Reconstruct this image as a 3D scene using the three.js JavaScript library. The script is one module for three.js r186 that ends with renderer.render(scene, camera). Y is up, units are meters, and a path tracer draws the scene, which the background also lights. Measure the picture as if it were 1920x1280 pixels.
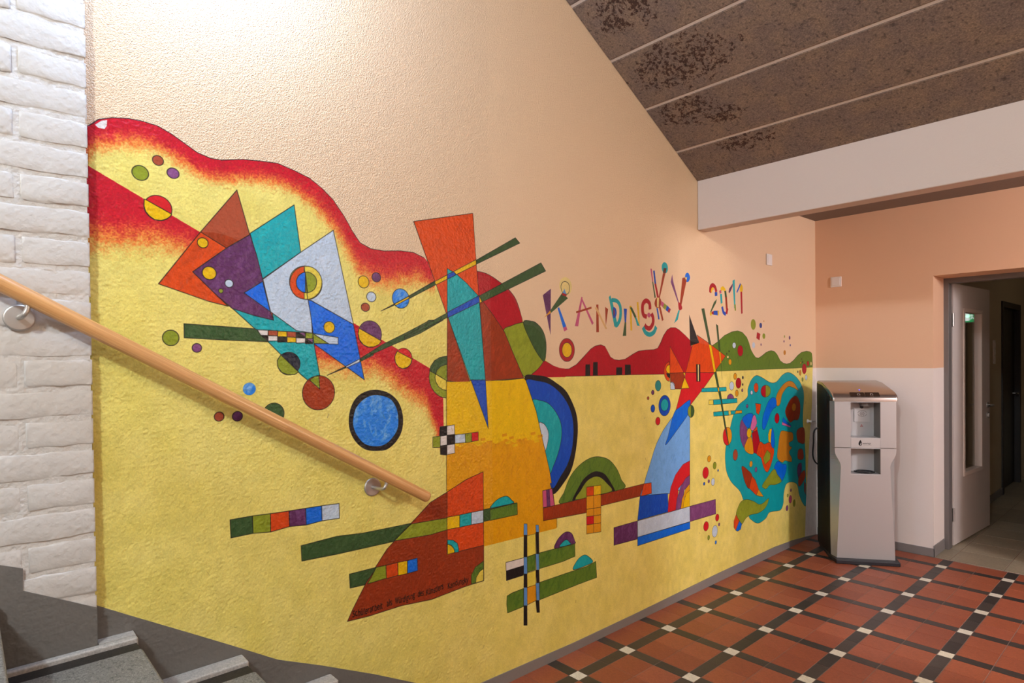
import * as THREE from 'three';
import { mergeGeometries, toCreasedNormals } from 'three/addons/utils/BufferGeometryUtils.js';
import { RoundedBoxGeometry } from 'three/addons/geometries/RoundedBoxGeometry.js';

// ---------------------------------------------------------------- camera, lights, exposure
const scene = new THREE.Scene();
scene.background = new THREE.Color(0x000000);
const camera = new THREE.PerspectiveCamera(57.93, 1920 / 1280, 0.02, 60);
camera.rotation.order = 'YXZ';
camera.position.set(-2.1425, 1.4937, 2.1307);
camera.rotation.set(-0.01273, -0.73059, -0.0119);
camera.setViewOffset(1920, 1280, 0, -46.5, 1920, 1280);
camera.updateProjectionMatrix(); camera.updateMatrixWorld(true);
const renderer = new THREE.WebGLRenderer({ antialias: true });
renderer.toneMapping = THREE.LinearToneMapping;
renderer.toneMappingExposure = 1.0;
renderer.shadowMap.enabled = true;
const LAMPS = [   // kind, position of the light, candela, colour, globe radius
  ['stair', new THREE.Vector3(-3.6, 3.42, 2.15), 19, 0xe4f5ff, 0.09],
  ['wall', new THREE.Vector3(-1.56, 3.035, 0.38), 4.1, 0xb6d5ff, 0.09],
  ['corridor', new THREE.Vector3(6.3, 2.32, 2.2), 0.1, 0xffe2c4, 0.09],
  ['hall', new THREE.Vector3(1.0, 2.388, 4.0), 8, 0xffecd0, 0.09],
  ['lobby_fill', new THREE.Vector3(1.9, 2.36, 4.2), 19.5, 0xf4f5ff, 0.2],  // added fill lamp, brightens the lower right mural and end wall
];

// ---------------------------------------------------------------- helpers
let seed = 7;
const rnd = () => { seed = (seed * 1664525 + 1013904223) >>> 0; return seed / 4294967296; };
const rr = (a, b) => a + (b - a) * rnd();
const names = new Map();
function numbered(n) { const k = names.get(n) ?? 0; names.set(n, k + 1); return k ? `${n}_${String(k).padStart(3, '0')}` : n; }
function mesh(name, geo, mat, parent, label) {
  const m = new THREE.Mesh(geo, mat); m.name = parent && parent !== scene ? name : numbered(name);
  m.castShadow = m.receiveShadow = true; (parent ?? scene).add(m);
  if (label) m.userData.label = label;
  return m;
}
function thing(name, label, category, pos = [0, 0, 0], turn = 0, group) {
  const o = new THREE.Group(); o.name = numbered(name); o.position.set(...pos); o.rotation.y = turn;
  o.userData = { label, category }; if (group) o.userData.group = group; scene.add(o); return o;
}
function struct(name, label, category) { const o = new THREE.Group(); o.name = name; o.userData = { kind: 'structure', label, category }; scene.add(o); return o; }
function boxUV(g) {   // uv in metres by the way each face points
  g = g.index ? g.toNonIndexed() : g; g.computeVertexNormals();
  const p = g.attributes.position, n = g.attributes.normal, uv = new Float32Array(p.count * 2);
  for (let i = 0; i < p.count; i++) {
    const a = Math.abs(n.getX(i)), b = Math.abs(n.getY(i)), c = Math.abs(n.getZ(i)), x = p.getX(i), y = p.getY(i), z = p.getZ(i);
    const [u, v] = a >= b && a >= c ? [z, y] : b >= c ? [x, z] : [x, y];
    uv[2 * i] = u; uv[2 * i + 1] = v;
  }
  g.setAttribute('uv', new THREE.BufferAttribute(uv, 2)); return g;
}
const box = (x0, y0, z0, x1, y1, z1) => boxUV(new THREE.BoxGeometry(x1 - x0, y1 - y0, z1 - z0).translate((x0 + x1) / 2, (y0 + y1) / 2, (z0 + z1) / 2));
const rbox = (x0, y0, z0, x1, y1, z1, r = 0.004, s = 2) => new RoundedBoxGeometry(x1 - x0, y1 - y0, z1 - z0, s, r).translate((x0 + x1) / 2, (y0 + y1) / 2, (z0 + z1) / 2);
const rboxUV = (...a) => { const g = rbox(...a), n = g.attributes.normal.clone(); const h = boxUV(g); if (h.attributes.normal.count === n.count) h.setAttribute('normal', n); return h; };
const poly = (pts) => { const s = new THREE.Shape(); for (let i = 0; i < pts.length; i += 2) i ? s.lineTo(pts[i], pts[i + 1]) : s.moveTo(pts[0], pts[1]); return s; };
const slab = (pts, depth) => boxUV(new THREE.ExtrudeGeometry(poly(pts), { depth, bevelEnabled: false }));   // outline in x,y pulled out along z
function tube(pts, r, seg = 24, rad = 12, straight = false) {
  const v = pts.map((p) => new THREE.Vector3(...p));
  return new THREE.TubeGeometry(new THREE.CatmullRomCurve3(v, false, straight ? 'catmullrom' : 'centripetal', 0.3), seg, r, rad);
}
// tileable value noise
function noiseGrid(n, s) { const a = new Float32Array(n * n); let q = s; for (let i = 0; i < n * n; i++) { q = (q * 1664525 + 1013904223) >>> 0; a[i] = q / 4294967296; } return a; }
const GRID = noiseGrid(256, 99);
function vn(x, y, per = 256) {   // per: period in cells
  let xi = Math.floor(x), yi = Math.floor(y), fx = x - xi, fy = y - yi;
  fx = fx * fx * (3 - 2 * fx); fy = fy * fy * (3 - 2 * fy);
  const m = (v) => ((v % per) + per) % per, x0 = m(xi), x1 = m(xi + 1), y0 = m(yi) * 256, y1 = m(yi + 1) * 256;
  const a = GRID[y0 + x0], b = GRID[y0 + x1], c = GRID[y1 + x0], d = GRID[y1 + x1];
  return a + (b - a) * fx + (c - a) * fy + (a - b - c + d) * fx * fy;
}
function dataTex(n, fn, srgb) {   // fn(u,v in 0..1) -> [r,g,b] 0..255
  const d = new Uint8Array(n * n * 4);
  for (let j = 0; j < n; j++) for (let i = 0; i < n; i++) { const c = fn(i / n, j / n), k = (j * n + i) * 4; for (let q = 0; q < 3; q++) d[k + q] = Math.max(0, Math.min(255, c[q])); d[k + 3] = 255; }
  const t = new THREE.DataTexture(d, n, n); t.wrapS = t.wrapT = THREE.RepeatWrapping; t.magFilter = t.minFilter = THREE.LinearFilter;
  if (srgb) t.colorSpace = THREE.SRGBColorSpace; t.needsUpdate = true; return t;
}
const rep = (t, m) => { const c = t.clone(); c.repeat.set(1 / m, 1 / m); c.needsUpdate = true; return c; };   // one repeat every m metres
const g1 = (v) => [v, v, v];
// roughcast grain, soft plaster lumps, brushed brick paint
const T_grain = dataTex(512, (u, v) => { const a = vn(u * 128, v * 128, 128), b = vn(u * 80 + 9, v * 80, 80), c = vn(u * 20, v * 20, 20); const d = 0.5 * a + 0.45 * b + 0.05 * c; return g1(255 * Math.min(1, Math.max(0, (d - 0.22) * 1.7))); });
const T_lumps = dataTex(512, (u, v) => { const r = (f, o) => 1 - Math.abs(2 * vn(u * f + o, v * f, f) - 1); return g1(255 * (0.45 * vn(u * 40 + 3, v * 40, 40) + 0.25 * r(24, 5) + 0.2 * vn(u * 90, v * 90, 90) + 0.1 * vn(u * 8, v * 8, 8))); });
const T_brick = dataTex(512, (u, v) => g1(255 * (0.5 * vn(u * 10, v * 10, 10) + 0.38 * vn(u * 30, v * 30, 30) + 0.12 * vn(u * 80, v * 80, 80))));
const T_fine = dataTex(256, (u, v) => g1(255 * (0.5 * vn(u * 64, v * 64, 64) + 0.5 * vn(u * 128, v * 128, 128))));
const S = (o) => new THREE.MeshStandardMaterial(o), PH = (o) => new THREE.MeshPhysicalMaterial(o);
const PEACH = '#eac9a4', WALLWHITE = '#f0e4da';
const M = {
  peach: S({ color: PEACH, roughness: 0.5, bumpMap: rep(T_grain, 0.24), bumpScale: 0.0024 }),
  peachBack: S({ color: '#e8bb96', roughness: 0.6, bumpMap: rep(T_grain, 0.4), bumpScale: 0.0003 }),
  white: S({ color: WALLWHITE, roughness: 0.6, bumpMap: rep(T_grain, 0.4), bumpScale: 0.0003 }),
  beam: S({ color: '#d8c5b7', roughness: 0.65, bumpMap: rep(T_grain, 0.5), bumpScale: 0.0003 }),
  brick: S({ color: '#cfc8c1', roughness: 0.4, bumpMap: rep(T_brick, 0.3), bumpScale: 0.003 }),
  grey: S({ color: '#6d6862', roughness: 0.5, bumpMap: rep(T_lumps, 0.4), bumpScale: 0.002 }),
  greyFloor: S({ color: '#837d79', roughness: 0.55, bumpMap: rep(T_lumps, 0.4), bumpScale: 0.0015 }),
  core: S({ color: '#8a8580', roughness: 0.9 }),
  metal: S({ color: '#c9c4be', roughness: 0.42, metalness: 0.85 }),
};

// ---------------------------------------------------------------- the mural: paint on the wall, drawn in wall centimetres
const INK = '#1f1a18';
const COL = { rust: '#a84a2e', darkrust: '#92320f', rustred: '#9c3312', brown: '#5a2f20', red: '#cf1a22', crimson: '#ae0d20', orange: '#d9480f', yolk: '#dc9413', ochre: '#c8801c', amber: '#e09c04', gold: '#e9bb04', yellow: '#e4cd4c', straw: '#e6cf86', tan: '#dcae72',
  olive: '#8f9a26', olivegreen: '#5f7d26', green: '#34522a', teal: '#0ba1a8', darkteal: '#2b8a86', blue: '#0066dc', deepblue: '#0648b8', cornflower: '#5f92cf', sky: '#1f7de0', skyblue: '#74abe8', pale: '#bccbdc', navy: '#1d2233', navy2: '#2c3f88',
  purple: '#5c2a58', plum: '#7a3f72', rose: '#c4527c', pinkish: '#d46aa0', black: '#1d191a', white: '#ddd3cc' };
const TWO = { amber: '#cd840c', skyblue: '#5c92d4', sky: '#9fc0e4', darkrust: '#b23a12', purple: '#7d4a80', olivegreen: '#3f6420', teal: '#2ab6b6', orange: '#b93c10', deepblue: '#1c5cc6', blue: '#1f78de', green: '#466238', rustred: '#b04218', pale: '#cfdae6', olive: '#7d8a1e', gold: '#d8a40f', plum: '#915a8a' };
const lerpTab = (tab, x) => { if (x <= tab[0]) return tab[1]; for (let i = 2; i < tab.length; i += 2) if (x <= tab[i]) { const t = (x - tab[i - 2]) / (tab[i] - tab[i - 2]); return tab[i - 1] + t * (tab[i + 1] - tab[i - 1]); } return tab[tab.length - 1]; };
const OUT_TOP = [-185.6,217.5,-184.7,218.3,-183.0,220.0,-179.7,221.3,-175.6,222.1,-172.1,222.2,-167.9,221.8,-164.2,220.3,-160.5,218.2,-156.7,216.0,-152.7,215.0,-149.5,215.1,-142.8,216.7,-136.6,217.4,-131.2,217.8,-125.6,216.5,-119.7,214.8,-114.8,211.8,-110.7,208.4,-106.5,203.1,-102.9,197.5,-100.1,194.0,-95.6,192.2,-89.8,192.0,-82.6,192.8,-76.3,192.8,-71.2,191.2,-68.4,188.8,-43.8,188.1,-37.1,187.0,-29.3,183.5,-22.8,177.8,-17.9,171.0,-15.3,165.4,-9.3,164.8,-4.7,162.0,-1.5,157.2,-1.2,151.7,-1.1,148.3,-1.0,148.1,4.2,145.4,10.3,143.7,15.4,143.8,21.0,145.9,26.4,149.7,32.1,153.8,36.0,155.5,40.3,156.1,43.6,155.3,45.8,152.7,48.3,149.5,51.6,148.1,55.8,147.7,61.2,148.3,67.8,150.9,73.2,152.7,80.1,153.3,88.1,153.6,91.9,154.4,94.9,157.7,97.9,161.9,101.8,165.4,105.5,166.8,110.6,166.9,114.3,165.7,120.7,162.6,126.6,159.3,127.8,158.7,152.5,156.1,159.2,158.6,168.2,163.0,178.1,165.7,186.1,166.6,192.7,165.6,198.8,162.3,201.8,158.6,204.8,153.5,208.3,150.3,211.8,148.0,215.8,147.5,220.7,148.9,227.0,151.4,231.6,152.5,235.8,152.9,241.0,152.3,245.3,150.1,250.6,145.2,256.0,143.3,261.4,142.6,267.0,143.1,273.6,145.4,281.0,149.1,288.3,151.6,297.3,152.5,304.1,152.0,307.6,150.7,308.6,146.8,309.0,139.3];          // upper edge of the painting, wall cm
const OUT_RIGHT = [309.0,138.4,307.0,107.7,301.4,77.6,294.6,30.6,292.2,2.5];
const SKIRT = [-77.9,17.7,-97.2,28.2,-118.7,39.0,-134.0,46.2,-149.7,56.4,-165.4,66.4,-176.8,73.6,-186.3,79.7];              // upper edge of the grey stair skirting
const BASE_TOP = [292.2,2.5,268.8,4.5,238.1,5.8,196.5,5.6,160.3,5.7,64.6,4.4,15.6,4.3,-44.7,5.6,-56.4,5.9];        // upper edge of the grey paint above the floor
const DIAG = [-187.7,207.1,-184.9,205.6,-156.3,190.8,-61.0,141.5];                // sharp upper edge of the red diagonal band
const BAND = [-186.1,186.3,-185.2,186.4,-167.7,187.6,-155.7,184.6,-118.8,150.9,-106.4,147.9,-94.1,147.5,-88.0,143.4,-80.0,137.6,-71.1,132.1,-67.8,124.6,-65.2,117.7,-61.5,110.6];                // where that band turns yellow
function smoothPath(a) {
  const c = new Path2D();
  const n = a.length / 2, q = (i) => [a[2 * ((i + n) % n)], a[2 * ((i + n) % n) + 1]];
  c.moveTo(...q(0));
  for (let i = 0; i < n; i++) { const [p0, p1, p2, p3] = [q(i - 1), q(i), q(i + 1), q(i + 2)]; c.bezierCurveTo(p1[0] + (p2[0] - p0[0]) / 6, p1[1] + (p2[1] - p0[1]) / 6, p2[0] - (p3[0] - p1[0]) / 6, p2[1] - (p3[1] - p1[1]) / 6, p2[0], p2[1]); }
  c.closePath(); return c;
}
function paintPanel(x0, x1, ppm, bottom = 0, top = 2.4) {   // metres and pixels per metre -> canvas texture
  const w = Math.round((x1 - x0) * ppm), h = Math.round((top - bottom) * ppm), cv = document.createElement('canvas'); cv.width = w; cv.height = h;
  const c = cv.getContext('2d'); c.fillStyle = PEACH; c.fillRect(0, 0, w, h);
  // yellow ground with the sponged red edges, pixel by pixel
  const im = c.getImageData(0, 0, w, h), d = im.data, px = 100 / ppm;
  const sm = (a, b, x) => { const t = Math.max(0, Math.min(1, (x - a) / (b - a))); return t * t * (3 - 2 * t); };
  for (let i = 0; i < w; i++) {
    const X = x0 * 100 + (i + 0.5) * px, yt = lerpTab(OUT_TOP, X), inside = X < OUT_RIGHT[0], di = lerpTab(DIAG, X), bd = lerpTab(BAND, X);
    if (!inside || yt < 0) continue;
    const thick = lerpTab([-186, 12, -150, 10, -125, 11, -105, 17, -85, 19, -70, 14], X);
    for (let j = 0; j < h; j++) {
      const Y = top * 100 - (j + 0.5) * px; if (Y > yt) continue;
      const k = (j * w + i) * 4, n1 = vn(X * 2.6, Y * 2.6), n2 = vn(X * 0.55 + 7, Y * 0.55), n3 = vn(X * 0.12, Y * 0.12 + 31), n4 = vn(X * 7, Y * 7);
      const nn = (n1 - 0.5) * 0.75 + (n2 - 0.5) * 0.5 + (n4 - 0.5) * 0.35; let r = 0;
      if (X < -66) r = 1 - sm(0.2, 1.0, (yt - Y) / thick + nn * 0.28);
      if (X < -62.6 && Y < di) r = Math.max(r, 1 - sm(-7, 7.5, (bd - Y) + nn * 5));
      const dull = (n3 - 0.5) * 10 + (n2 - 0.5) * 3 + (n4 - 0.5) * 4;
      const yel = [232 + dull, 214 + dull, 114 + dull * 1.6], mid = [228, 122, 52], red = [193 + (n1 - 0.5) * 22, 16 + (n4 - 0.5) * 12, 38];
      for (let q = 0; q < 3; q++) d[k + q] = r < 0.5 ? yel[q] + (mid[q] - yel[q]) * r * 2 : mid[q] + (red[q] - mid[q]) * (r - 0.5) * 2;
    }
  }
  c.putImageData(im, 0, 0);
  // shapes
  c.setTransform(ppm / 100, 0, 0, -ppm / 100, -x0 * ppm, top * ppm);
  c.lineJoin = 'round'; let sd = 5; const q = () => { sd = (sd * 1664525 + 1013904223) >>> 0; return sd / 4294967296; };
  let path = null;
  const strokes = (col, bb) => {   // loose brush marks of a second tone inside the shape just drawn
    if (!TWO[col]) return; c.save(); c.clip(path); c.strokeStyle = TWO[col]; const [ax, ay, bx, by] = bb, n = Math.min(160, 10 + (bx - ax) * (by - ay) * 0.22);
    for (let i = 0; i < n; i++) { const x = ax + q() * (bx - ax), y = ay + q() * (by - ay), l = 1 + q() * 5, a = 1.2 + (q() - 0.5) * 1.4; c.globalAlpha = 0.1 + q() * 0.28; c.lineWidth = 0.25 + q() * 1.3; c.beginPath(); c.moveTo(x, y); c.lineTo(x + l * Math.cos(a), y + l * Math.sin(a)); c.stroke(); }
    c.restore();
  };
  const bounds = (a) => { let r = [1e9, 1e9, -1e9, -1e9]; for (let i = 0; i < a.length; i += 2) r = [Math.min(r[0], a[i]), Math.min(r[1], a[i + 1]), Math.max(r[2], a[i]), Math.max(r[3], a[i + 1])]; return r; };
  const finish = (col, o, bb) => { c.fillStyle = COL[col]; c.fill(path); strokes(col, bb); if (o) { c.lineWidth = 0.26 * Math.min(1, o + 0.3); c.strokeStyle = INK; c.globalAlpha = 0.85; c.stroke(path); c.globalAlpha = 1; } };
  const seen = (a) => { const b = bounds(a); return b[2] > x0 * 100 - 4 && b[0] < x1 * 100 + 4; };
  const P = (col, a, o = 1) => { const b = bounds(a); if (!seen(a)) return; path = new Path2D(); for (let i = 0; i < a.length; i += 2) i ? path.lineTo(a[i], a[i + 1]) : path.moveTo(a[0], a[1]); path.closePath(); finish(col, o, b); };
  const S = (col, a, o = 1) => { if (!seen(a)) return; path = smoothPath(a); finish(col, o, bounds(a)); };
  const E = (col, x, y, rx, ry, o = 1) => { const a = [x - rx, y - ry, x + rx, y + ry]; if (!seen(a)) return; path = new Path2D(); path.ellipse(x, y, Math.abs(rx), Math.abs(ry), 0, 0, Math.PI * 2); finish(col, o, a); };
  const L = (col, w, a, s) => { if (!seen(a)) return; c.beginPath(); c.moveTo(a[0], a[1]); const n = a.length / 2, p = (i) => { i = Math.max(0, Math.min(n - 1, i)); return [a[2 * i], a[2 * i + 1]]; };
    for (let i = 0; i < n - 1; i++) { const [p0, p1, p2, p3] = [p(i - 1), p(i), p(i + 1), p(i + 2)]; s ? c.bezierCurveTo(p1[0] + (p2[0] - p0[0]) / 6, p1[1] + (p2[1] - p0[1]) / 6, p2[0] - (p3[0] - p1[0]) / 6, p2[1] - (p3[1] - p1[1]) / 6, p2[0], p2[1]) : c.lineTo(p2[0], p2[1]); }
    c.lineWidth = w; c.strokeStyle = COL[col]; c.stroke(); };
  // bare plaster where paint has flaked off at the top corner
  P('white', [-183.9,218.2,-182.3,219.8,-180.9,220.3,-181.0,218.6,-181.6,217.5,-182.4,217.5,-183.1,217.5], 0);
  // red and green hills
  P('crimson', [-2.8,148.3,-2.0,148.1,4.2,145.4,10.3,143.7,15.4,143.8,21.0,145.9,26.4,149.7,32.1,153.8,36.0,155.5,40.3,156.1,43.6,155.3,45.8,152.7,48.3,149.5,51.6,148.1,55.8,147.7,61.2,148.3,67.8,150.9,73.2,152.7,80.1,153.3,88.1,153.6,91.9,154.4,94.9,157.7,97.9,161.9,101.8,165.4,105.5,166.8,110.6,166.9,114.3,165.7,120.7,162.6,126.6,159.3,127.8,158.7,130.0,138.5,74.5,139.3,-2.2,140.2,-15.0,140.2,-9.6,144.6], 0.6);
  P('olivegreen', [152.5,156.1,159.2,158.6,168.2,163.0,178.1,165.7,186.1,166.6,192.7,165.6,198.8,162.3,201.8,158.6,204.8,153.5,208.3,150.3,211.8,148.0,215.8,147.5,220.7,148.9,227.0,151.4,231.6,152.5,235.8,152.9,241.0,152.3,245.3,150.1,250.6,145.2,256.0,143.3,261.4,142.6,267.0,143.1,273.6,145.4,281.0,149.1,288.3,151.6,297.3,152.5,304.1,152.0,307.6,150.7,308.6,146.8,309.0,139.3,309.0,139.3,275.5,139.1,169.2,139.3,130.0,139.5,130.2,156.0], 0.6);
  L('black', 0.25, OUT_TOP.slice(0, 54), 0);
  E('rust',-167.9,211.2,1.5,1.5);
  E('olive',-172.7,206.5,2.2,2.2);
  E('plum',-163.8,208.1,1.7,1.6);
  E('red',-168.1,196.7,3.8,3.8);
  P('gold',[-171.8,198.8,-171.1,198.6,-164.7,195.5,-164.4,195.3,-164.8,194.6,-165.8,193.7,-167.3,193,-169.1,193,-170.5,193.9,-171.5,195.2,-171.9,196.7]);
  P('rust',[-144.8,206.2,-140.9,191.9,-147.9,186.5,-156.2,190.9]);
  P('darkrust',[-156.2,190.9,-155,191,-151.9,191.3,-148.4,190.7,-143.6,189.5,-147.9,186.5],0);
  P('orange',[-156.2,190.9,-148.4,186.6,-158.7,178,-148.2,167.6,-153.8,168.8,-168.4,173.5]);
  P('teal',[-125.5,204.3,-123.4,187.9,-137,177.4,-140.8,192.4]);
  P('purple',[-158.7,178,-147.9,187,-140.8,192,-138.8,185.4,-136.7,176.6,-134.5,166.4,-133.4,163.5,-139.7,164.7,-146.8,166.8,-151.3,170.6]);
  P('blue',[-143.1,172.3,-136.9,176.6,-134.5,166.4]);
  P('teal',[-146.8,166.9,-139.7,164.8,-133.4,163.5,-133.8,165.9,-124.8,160.1,-119.3,159.2,-119,155.4,-117,143.7,-117.4,139.1,-123.9,144.4,-139.3,160]);
  P('pale',[-136.8,177.3,-123.4,187.9,-110.9,197.3,-103.4,162.9,-120,171.1,-119.6,159.3,-125.4,160.1,-134.4,166.4]);
  P('blue',[-121,171.1,-120,171.1,-103.4,162.9,-99.2,141.9,-118.9,155.4,-119.3,159.2,-120.1,165.9]);
  P('green',[-161.5,161.5,-139.8,160.4,-139,160.1,-135.4,156.1,-149.5,156.5,-161.5,157.1]);
  P('white',[-139,160.1,-135.3,160,-135.4,158.2,-137.8,158.2]);
  P('black',[-137.8,158.2,-135.4,158.2,-135.4,156.5,-135.4,156.4]);
  P('rust',[-135.3,160,-132,159.9,-132.1,158.1,-135.4,158.2]);
  P('white',[-135.4,158.2,-132.1,158.1,-132.1,156.4,-135.4,156.3]);
  P('gold',[-132,159.8,-128.8,159.7,-128.8,157.8,-132.1,157.9]);
  P('black',[-132.1,157.9,-128.8,157.8,-128.8,156.1,-132.1,156]);
  P('rust',[-128.8,159.7,-125.5,159.6,-125.6,157.7,-128.8,157.8]);
  P('gold',[-128.8,157.8,-125.6,157.7,-125.6,156,-128.8,155.9]);
  P('black',[-125.5,159.6,-122.1,159.4,-122.2,157.5,-125.6,157.6]);
  P('white',[-125.6,157.6,-122.2,157.5,-122.2,155.8,-125.6,155.7]);
  P('olive',[-122.1,159.4,-119.4,159.3,-119.5,157.3,-122.2,157.4]);
  P('black',[-122.2,157.4,-119.5,157.3,-119.5,155.5,-122.2,155.5]);
  P('plum',[-124.7,159.5,-122.3,159.4,-122.3,158],0.4);
  P('plum',[-121.7,157.3,-119.5,157.3,-119.5,155.8],0.4);
  P('olive',[-119.4,159.2,-113.3,155.6,-119,155.6]);
  P('pale',[-119.4,159.2,-109.7,157.9,-109.7,155.4,-113.3,155.5]);
  E('gold',-153.8,178,2.1,2.1);
  E('gold',-155.6,187.5,1.6,1.6);
  E('pale',-147.8,175.1,1.3,1.3);
  E('olive',-150.4,172.5,0.7,0.7,0.4);
  E('gold',-113.1,161.6,2.1,2.1);
  E('yellow',-121.6,177.2,6,5.9);
  E('olive',-121.4,177.4,3.8,3.7);
  P('orange',[-122.4,171.3,-123.9,171.6,-125.3,172.2,-126.4,173.3,-127.1,174.6,-127.5,176,-127.5,177.6,-127,179.1,-126.2,180.5,-125.1,181.7,-123.7,182.6,-122.2,183.1]);
  P('yellow',[-122.2,183.1,-120.6,183.2,-119.1,182.9,-117.8,182.2,-116.7,181.1,-116,179.8,-115.6,178.3,-115.7,176.7,-116.2,175.2,-117,173.8,-118.2,172.6,-119.6,171.8,-121.1,171.3]);
  P('blue',[-121.9,173.7,-122.9,173.8,-123.8,174.3,-124.5,174.9,-125,175.7,-125.2,176.6,-125.2,177.6,-124.9,178.5,-124.4,179.4,-123.7,180.1,-122.8,180.7,-121.8,181]);
  P('olive',[-121.8,181,-120.8,181.1,-119.9,180.9,-119,180.4,-118.3,179.8,-117.8,179,-117.6,178,-117.7,177.1,-118,176.1,-118.5,175.2,-119.3,174.5,-120.2,174,-121.1,173.7]);
  E('olive',-165.3,157,2.3,2.4);
  E('plum',-157.9,153.9,1.4,1.4);
  E('sky',-141.9,140.2,2.1,2.1,0);
  E('navy',-128.3,148.5,4,4);
  P('olive',[-131.1,151.6,-124.9,145.5,-126.3,144.6,-128.7,144.6,-130.9,145.5,-132.2,147.4,-132.4,149.6]);
  E('rustred',-117.5,137.8,6.1,6.2);
  P('olive',[-120.9,142.5,-119,143.7,-117.4,144,-117.1,139.1]);
  E('rust',-151.6,131.6,1.5,1.5);
  E('purple',-145.9,131.3,1.6,1.6);
  E('green',-133.9,131.3,3.6,3.7);
  P('green',[-114.2,144,-107.2,147,-101,149.8,-95.1,152.8,-95.2,151.3,-101,148.8,-106.9,146.6]);
  P('pale',[-106.9,147,-101,149.9,-101,148.8,-106.5,146.6],0.5);
  E('purple',-96.5,159.4,5,5.1);
  P('gold',[-101.1,161.5,-91.6,156.8,-92.7,155.4,-94.9,154.5,-97.3,154.4,-99.4,155.3,-101,157.2,-101.5,159.6]);
  P('green',[-100.3,150.3,-91.1,155.4,-79.6,160.5,-70.5,164.8,-69.3,165.6,-62,165.9,-73.7,160.1,-85.5,155.7,-94.4,152.2,-100.8,149.5]);
  E('red',-81.7,149.9,4,4.1);
  P('gold',[-84.5,152.8,-77.7,149.6,-78.4,147.6,-79.9,146.3,-82.2,145.8,-84.2,146.6,-85.5,148.5,-85.7,150.7]);
  S('black',[-105.9,127,-104.8,132,-102.1,135.7,-97.9,137.6,-93,137.7,-88.1,136,-84.2,132.3,-82.4,126.7,-82.9,121.2,-85.6,117,-89.5,114.4,-92.9,114.1,-98.3,114.9,-102.4,117.7,-105.2,122.2],0);
  S('sky',[-104.1,126.8,-103,131,-100.1,134.1,-96.3,135.7,-92.5,135.6,-88.1,134,-85.4,130.4,-84.5,125.8,-85.2,121.4,-88.4,117.7,-91.7,116.1,-96.1,116.2,-99.8,117.7,-102.6,121,-103.9,124],0);
  E('gold',-98.9,179.2,2.3,2.3);
  E('purple',-93.4,181.4,1.9,1.8);
  E('pale',-95.7,173.7,2,1.9);
  E('rust',-98.3,169.6,1.8,1.6);
  E('sky',-82.6,173.8,3.9,3.9);
  P('green',[-91.6,168.4,-78.3,175.3,-66,182.1,-65.6,180.8,-78,174.3]);
  P('gold',[-85.4,171.5,-78.8,174.9,-78.7,174.1,-85,170.9],0.5);
  S('crimson',[-49.6,187.6,-43,188,-37.2,187.2,-29.7,184,-23.6,180.2,-19.6,175.4,-16.3,166,-16.4,157,-32.3,155.2,-44.8,169.6]);
  S('olive',[-28.3,161.5,-23.2,164.6,-16.3,166.3,-9.1,166.9,-4.2,163.7,-1.1,158,-1.3,150.8,-4.5,146,-9.5,142.5,-15.5,140.4,-21.2,149.2]);
  S('green',[-15.9,166.1,-10.3,167,-4.8,164.6,-1.5,159.8,-0.8,153.5,-2.2,148,-5,149.5,-10.5,156.2]);
  P('crimson',[-15.5,140.4,-9.5,142.1,-4.5,145.5,-1.7,148,3.1,145.8,8.3,144.4,12.7,143.9,12.6,139.7,-7,140.1],0);
  P('orange',[-76,205.4,-45.4,213.2,-43.5,188.1,-42.6,177,-42.3,176.2,-59.9,169,-60.5,169]);
  P('darkrust',[-59.9,168.2,-48.2,139.5,-50.4,138.7,-60.4,140.3]);
  P('darkrust',[-42.3,176.6,-35.4,170,-27.8,161.5,-21.2,149.2,-16.1,140.1,-39.4,139.4]);
  P('teal',[-59.6,187.8,-55.6,186.3,-49.7,182.6,-42.6,177,-39.4,139.7,-47.9,140,-59.9,168.2]);
  P('gold',[-60.4,140.3,-50.4,138.7,-47.7,140.2,-38.1,118.1,-39.4,139.9,-34.8,139.3,-15.7,140,-12,133.4,-7.9,123.5,-5,110.9,-5,110,-60.8,115.4],0);
  L('black',0.25,[-60.4,140.1,-50.4,138.6,-47.7,140]);
  L('black',0.25,[-39.4,139.6,-34.8,139.1,-15.7,140,-12,133.4,-7.9,123.5,-5,110.9]);
  P('deepblue',[-47.7,140.2,-39.4,139.9,-38.1,118.1]);
  P('green',[-81.1,158.8,-59.9,169,-59.9,167.1,-81.1,157.9]);
  P('green',[-42.4,177.2,-3.7,195.5,-0.5,191.8,-41.1,174.5]);
  P('green',[-43.6,192.9,-20.3,205.6,-17.5,203.4,-43.7,191.1]);
  P('green',[-78.7,174.9,-66.1,181.8,-65.6,180.5,-78.7,174]);
  P('gold',[-66.1,181.8,-43.9,193.1,-43.8,190.9,-65.6,180.4]);
  P('deepblue',[-59.6,185.2,-56.3,186.7,-54.8,185.6,-59.7,183.2]);
  P('deepblue',[-59.9,169.2,-42.6,177.3,-42.2,174.4,-59.7,166.9]);
  P('gold',[-42.4,177.2,-40.8,174.7,-42.2,174.1],0.5);
  P('olive',[-60.6,132.9,-63,133.3,-65.2,134.3,-67,135.8,-68.4,137.6,-69.3,139.8,-69.6,142,-69.2,144.3,-68.3,146.4,-66.8,148.1,-64.9,149.5,-62.7,150.4,-60.3,150.7]);
  P('green',[-60.3,150.7,-63.9,150.2,-66.8,148.8,-68.7,146.5,-69.3,144.7,-66.2,143.2,-65.6,144.8,-63.6,146.4,-60.4,147.3]);
  P('olive',[-60.4,147.3,-63.6,146.4,-65.6,144.8,-66.2,143.2,-60.5,140.2]);
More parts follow.
